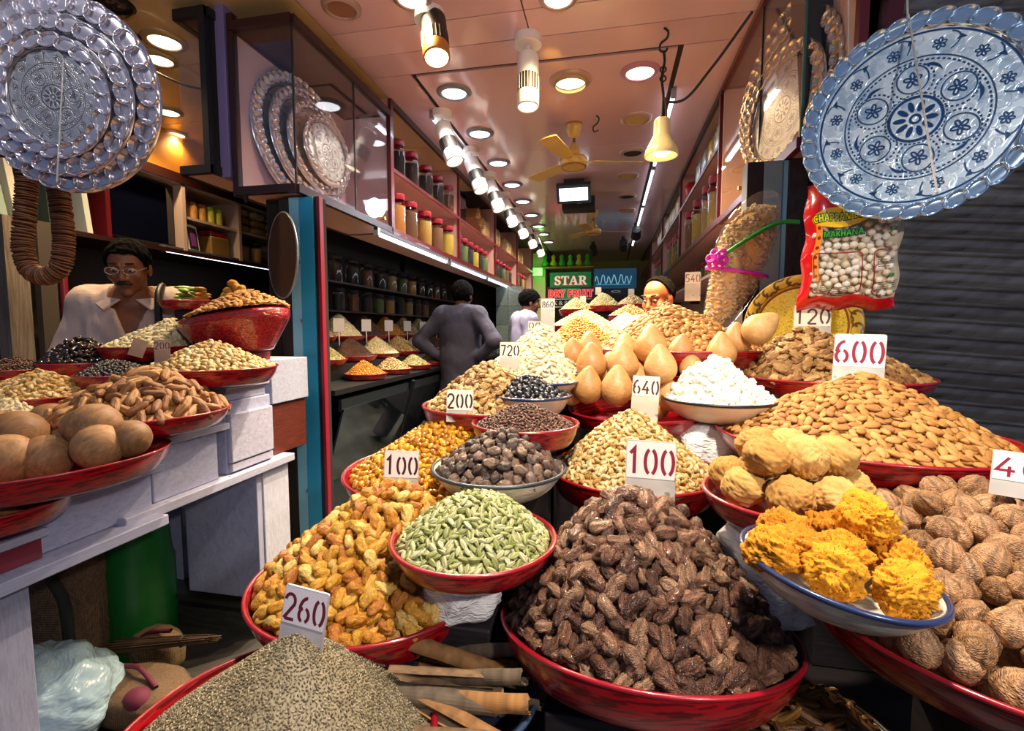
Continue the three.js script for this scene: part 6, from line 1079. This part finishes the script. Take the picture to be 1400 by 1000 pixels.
function headSdf(x, y, z) {
  let d = skull(x, y, z); const ax = Math.abs(x);
  d = smin(d, cone(x, y, z, [0, 0.006, 0.088], [0, -0.03, 0.104], 0.009, 0.0135), 0.012);
  d = smin(d, cone(ax, y, z, [0.008, 0.024, 0.084], [0.042, 0.026, 0.07], 0.009, 0.007), 0.012);
  d = smin(d, ell(ax, y, z, [0.014, -0.036, 0.09], [0.009, 0.008, 0.009]), 0.008);
  d = smin(d, cone(ax, y, z, [0, -0.064, 0.087], [0.02, -0.066, 0.078], 0.008, 0.005), 0.007);
  d = smin(d, ell(x, y, z, [0, -0.105, 0.07], [0.022, 0.018, 0.018]), 0.02);
  d = smin(d, ell(ax, y, z, [0.045, -0.025, 0.06], [0.02, 0.02, 0.02]), 0.02);
  const eye = Math.hypot(ax - 0.031, y - 0.006, z - 0.094) - 0.017; d = -smin(-d, eye, 0.01);
  d = smin(d, ell(ax, y, z, [0.079, -0.006, -0.004], [0.009, 0.031, 0.019]), 0.008);
  d = smin(d, cone(x, y, z, [0, -0.06, -0.02], [0, -0.2, -0.035], 0.052, 0.056), 0.03);
  return d;
}
const headGeo = sdfMesh(headSdf, [-0.1, -0.19, -0.125], [0.1, 0.135, 0.135], 72);
function hairGeo(front, side, len, z0 = -0.02) {   // front: height of the hairline, side: lower edge at the sides and back
  return sdfMesh((x, y, z) => {
    const n = 0.006 * nz(x * 60, y * 25, z * 60), shell = skull(x, y, z) - 0.012 * len + n;
    const t = Math.max(0, Math.min(1, (z - z0) / 0.08)), line = side + (front - side) * t * t + 0.006 * nz(x * 40, 1, z * 40);
    return Math.max(shell, line - y);
  }, [-0.11, -0.12, -0.13], [0.11, 0.15, 0.12], 60);
}
const handGeo = sdfMesh((x, y, z) => {   // fingers towards -y, palm facing +z, thumb at +x
  let d = ell(x, y, z, [0, -0.05, 0], [0.04, 0.055, 0.015]);
  const fs = [[0.028, 0.072, 0.0082], [0.0095, 0.08, 0.0086], [-0.0095, 0.075, 0.0082], [-0.027, 0.058, 0.0074]];
  for (const [fx, L, r] of fs) { const k = [fx, -0.09, 0.002], m = [fx * 1.12, -0.09 - L * 0.5, 0.012], e = [fx * 1.15, -0.09 - L * 0.88, 0.035]; d = smin(d, Math.min(cone(x, y, z, k, m, r, r * 0.95), cone(x, y, z, m, e, r * 0.95, r * 0.75)), 0.006); }
  d = smin(d, Math.min(cone(x, y, z, [0.026, -0.03, 0.004], [0.056, -0.06, 0.016], 0.012, 0.01), cone(x, y, z, [0.056, -0.06, 0.016], [0.06, -0.092, 0.024], 0.01, 0.0075)), 0.01);
  return smin(d, cone(x, y, z, [0, 0.03, 0], [0, -0.02, 0], 0.026, 0.027), 0.015);
}, [-0.06, -0.19, -0.035], [0.085, 0.05, 0.06], 60);
function person(o) {   // o: label, at (feet), turn, joints, cloth(x,y,z), skin, parts(g)
  const g = thing('person', o.label, 'person', o.pos), J = o.joints, limb = [];
  const pair = (k) => [J[k], J[k + 'R'] ?? [-J[k][0], J[k][1], J[k][2]]];
  for (const i of [0, 1]) { const sh = pair('shoulder')[i], el = pair('elbow')[i], wr = pair('wrist')[i], hp = pair('hip')[i], kn = pair('knee')[i], an = pair('ankle')[i]; limb.push([sh, el, 0.05, 0.04], [el, wr, 0.04, 0.028], [hp, kn, 0.085, 0.058], [kn, an, 0.055, 0.04], [an, [an[0], 0.025, an[2] + 0.15], 0.04, 0.03]); }
  const torso = (x, y, z, f) => { let d = ell(x, y, z, [J.chest[0], J.chest[1], J.chest[2]], [0.175 + f, 0.22 + f, 0.12 + f]); d = smin(d, ell(x, y, z, J.pelvis, [0.165 + f, 0.19 + f, 0.125 + f]), 0.09); const [a, b] = pair('shoulder'); d = smin(d, cone(x, y, z, a, b, 0.065 + f, 0.065 + f), 0.06); return d; };
  const bodyF = (x, y, z) => { let d = torso(x, y, z, 0); for (const [a, b, r, s] of limb) d = smin(d, cone(x, y, z, a, b, r, s), 0.03); return smin(d, cone(x, y, z, [J.head[0], J.head[1] - 0.1, J.head[2] - 0.03], [J.chest[0], J.chest[1] + 0.16, J.chest[2] - 0.02], 0.055, 0.07), 0.04); };
  const pieces = [sdfMesh(bodyF, [-0.62, -0.02, -0.34], [0.62, 1.62, 0.42], 84)];
  const hd = headGeo.clone(); const q = new THREE.Quaternion().setFromEuler(new THREE.Euler(...(o.headTurn ?? [0, 0, 0]), 'YXZ')); hd.applyQuaternion(q).translate(...J.head); pieces.push(hd);
  [0, 1].forEach((i) => { const w = V(...pair('wrist')[i]), e = V(...pair('elbow')[i]), h = handGeo.clone(); if (i === 1) h.scale(-1, 1, 1), h.index && h.setIndex([...h.index.array].reverse()); const qq = new THREE.Quaternion().setFromUnitVectors(V(0, -1, 0), (o.handDir ? V(...o.handDir[i]) : w.clone().sub(e)).normalize()); h.applyQuaternion(qq).translate(w.x, w.y, w.z); h.computeVertexNormals(); pieces.push(h); });
  part('body', mergeGeometries(pieces.map((p) => { const r = p.toNonIndexed(); return r; })), o.skinM, g);
  const fold = (x, y, z) => 0.011 * nz(x * 8 + 3, y * 4, z * 8) + 0.008 * Math.abs(nz(x * 17 + y * 6, y * 7, z * 17)) + 0.003 * nz(x * 30, y * 14, z * 30);
  const clothF = (x, y, z) => {
    let d = torso(x, y, z, 0.022); const ends = o.sleeve ?? 1;
    for (const i of [0, 1]) { const sh = pair('shoulder')[i], el = pair('elbow')[i], wr = pair('wrist')[i]; d = smin(d, cone(x, y, z, sh, el, 0.075, 0.062), 0.045); const we = [0, 1, 2].map((a) => el[a] + (wr[a] - el[a]) * ends); d = smin(d, cone(x, y, z, el, we, 0.06, 0.048), 0.03); }
    if (o.skirt) d = smin(d, Math.max(cone(x, y, z, J.pelvis, [0, o.skirt, J.pelvis[2]], 0.17, 0.24), o.skirt - y), 0.06);
    d += fold(x, y, z);
    d = Math.max(d, (o.hem ?? 0.8) - y);
    const neck = Math.hypot(x - J.head[0], (z - J.head[2] - (o.neckZ ?? 0.02)) * 0.9) - (o.neckR ?? 0.075); d = Math.max(d, -Math.max(neck, J.chest[1] + 0.14 - y));
    if (o.vneck) d = Math.max(d, -Math.max(Math.abs(x - (o.vx ?? 0)) - Math.max(0, (y - o.vneck) * 0.36), -(z - J.chest[2] - 0.03), o.vneck - y));
    return d;
  };
  part(o.clothName ?? 'shirt', sdfMesh(clothF, [-0.62, 0.3, -0.36], [0.62, 1.62, 0.44], 92), o.clothM, g);
  part('trousers', sdfMesh((x, y, z) => { let d = ell(x, y, z, J.pelvis, [0.172, 0.19, 0.135]); for (const i of [0, 1]) { d = smin(d, cone(x, y, z, pair('hip')[i], pair('knee')[i], 0.105, 0.085), 0.04); d = smin(d, cone(x, y, z, pair('knee')[i], pair('ankle')[i], 0.085, 0.075), 0.03); } return Math.max(d + fold(x, y, z), 0.06 - y); }, [-0.45, 0.02, -0.3], [0.45, 1.15, 0.32], 56), o.trouserM ?? M.dark, g);
  const add = (name, geo, m, p, rot) => { const gg = geo.clone(); if (rot) gg.applyQuaternion(new THREE.Quaternion().setFromEuler(new THREE.Euler(...rot))); if (p) gg.translate(...p); gg.applyQuaternion(q).translate(...J.head); return part(name, gg, m, g); };
  add('hair', o.hair, o.hairM ?? mat('#060505', { roughness: 1, specularIntensity: 0.15 }));
  for (const s of [-1, 1]) { const e = add('eye', new THREE.SphereGeometry(0.0115, 14, 10).scale(1.15, 0.7, 1), mat('#a39385', { roughness: 0.4 }), [s * 0.031, 0.003, 0.077]); add('iris', new THREE.SphereGeometry(0.006, 10, 8), mat('#1a0f0a', { roughness: 0.2 }), [s * 0.031, 0.001, 0.0845]); add('eyebrow', new THREE.CapsuleGeometry(0.004, 0.028, 4, 8).rotateZ(Math.PI / 2 + s * 0.1), mat('#120d0c', { roughness: 0.8 }), [s * 0.031, 0.033, 0.087]); void e; }
  if (o.moustache) add('moustache', blob(20, 10, (x, y, z) => [x * 0.034, y * 0.009 - Math.abs(x) * 0.008, z * 0.011 - x * x * 0.012]), mat(o.moustache, { roughness: 0.8 }), [0, -0.051, 0.094]);
  if (o.extra) o.extra(g, add, q);
  g.rotation.y = o.turn ?? 0; g.scale.setScalar(o.scale ?? 1);
  return g;
}
const stand = { chest: [0, 1.24, 0], pelvis: [0, 0.98, 0], shoulder: [0.17, 1.39, -0.01], elbow: [0.25, 1.12, -0.03], wrist: [0.24, 0.88, 0.08], hip: [0.09, 0.9, 0], knee: [0.1, 0.48, 0.02], ankle: [0.1, 0.08, -0.02], head: [0, 1.58, 0.02] };
const skin = (c) => mat(c, { roughness: 0.5, map: T.fine });
{ // shopkeeper behind the side counter
  const p = at(182, 395, 2.35);
  person({ label: 'man in glasses and cream shirt with black shoulder strap behind the side counter', pos: [p.x, 0, p.z], turn: 0.62, scale: 1.02,
    joints: { ...stand, head: [0.01, 1.555, 0.09], chest: [0, 1.23, 0.02], elbow: [0.27, 1.12, 0.02], elbowR: [-0.27, 1.12, 0.02], wrist: [0.2, 0.92, 0.2] }, headTurn: [0.28, -0.05, 0.0], skinM: skin('#7a4628'), clothM: mat('#b9a49c', { roughness: 0.8 }), hem: 0.78, vneck: 1.2, vx: 0.015, neckZ: -0.02, neckR: 0.085, hair: hairGeo(0.074, -0.02, 0.85), moustache: '#120c0a',
    extra: (g, add) => {
      const wire = mat('#c8c4bc', { roughness: 0.25, metalness: 0.8 });
      for (const s of [-1, 1]) { add('lens_rim', new THREE.TorusGeometry(0.021, 0.0018, 6, 28).scale(1.15, 0.75, 1), wire, [s * 0.033, 0.002, 0.104]); add('lens', new THREE.CircleGeometry(0.02, 24).scale(1.15, 0.75, 1), mat('#ffffff', { transmission: 1, roughness: 0.02, thickness: 0, ior: 1.4 }), [s * 0.033, 0.002, 0.104]); add('temple_arm', bar(V(s * 0.057, 0.006, 0.102), V(s * 0.082, 0.008, 0.0), 0.0018), wire); }
      add('bridge', bar(V(-0.01, 0.006, 0.105), V(0.01, 0.006, 0.105), 0.0018), wire);
      part('shoulder_strap', tube([[0.1, 1.46, -0.1], [0.115, 1.485, -0.01], [0.12, 1.44, 0.1], [0.13, 1.3, 0.165], [0.14, 1.12, 0.175], [0.13, 0.95, 0.165]], 0.015, 40, 8), M.black, g);
      for (const s of [-1, 1]) { const c = new THREE.Shape(); c.moveTo(0, 0); c.lineTo(s * 0.085, 0.045); c.lineTo(s * 0.1, 0.005); c.lineTo(s * 0.06, -0.045); const col = part('collar', new THREE.ExtrudeGeometry(c, { depth: 0.006, bevelEnabled: true, bevelSize: 0.002, bevelThickness: 0.002, bevelSegments: 1 }), g.children[1].material, g, [0.01 + s * 0.03, 1.405, 0.125]); col.rotation.set(-0.75, s * 0.35, 0); }
      for (let k = 0; k < 3; k++) part('button', cyl(0.006, 0.006, 0.003, 12).rotateX(1.57), M.whiteClean, g, [0.02, 1.17 - k * 0.09, 0.172]);
    } });
}
{ // man with hands on hips, back turned
  const p = at(630, 440, 4.35);
  person({ label: 'man in grey kurta seen from behind with hands on hips', pos: [p.x, 0, p.z], turn: Math.PI - 0.15, scale: 1.02,
    joints: { ...stand, elbow: [0.36, 1.17, -0.1], wrist: [0.19, 1.02, -0.06], head: [0, 1.57, 0.04] }, handDir: [[-0.6, -0.5, 0.6], [0.6, -0.5, 0.6]], skinM: skin('#5a3826'), clothM: mat('#2f2d3f', { roughness: 0.9 }), clothName: 'kurta', trouserM: mat('#55526a', { roughness: 0.85 }), hem: 0.42, skirt: 0.42, hair: hairGeo(0.06, -0.06, 1.2), sleeve: 0.85, headTurn: [0.1, 0, 0] });
}
{ // man in pale shirt turning away
  const p = at(718, 440, 4.9);
  person({ label: 'man in pale lilac shirt facing the counter behind the cream seeds', pos: [p.x, 0, p.z], turn: 2.05, scale: 1.0, joints: { ...stand, head: [0, 1.57, 0.05] }, headTurn: [0.15, -0.1, 0], skinM: skin('#8a5a3c'), clothM: mat('#9f9ab8', { roughness: 0.85 }), hair: hairGeo(0.055, -0.045, 1.15) });
}
{ // man behind the golden almonds
  const p = at(903, 418, 2.75);
  person({ label: 'bald fronted man with dark moustache looking over the almond heap', pos: [p.x, p.y - 1.535 * 0.98, p.z], turn: -0.55, scale: 0.98, joints: { ...stand, head: [0, 1.57, 0.03] }, headTurn: [0.2, -0.15, 0], skinM: skin('#a85c34'), clothM: mat('#d8c8b8', { roughness: 0.8 }), hair: hairGeo(0.118, -0.03, 0.8, -0.05), hairM: mat('#0c0908', { roughness: 1, specularIntensity: 0.15 }), moustache: '#2a1c16' });
}
placeHeaps();
renderer.render(scene, camera);
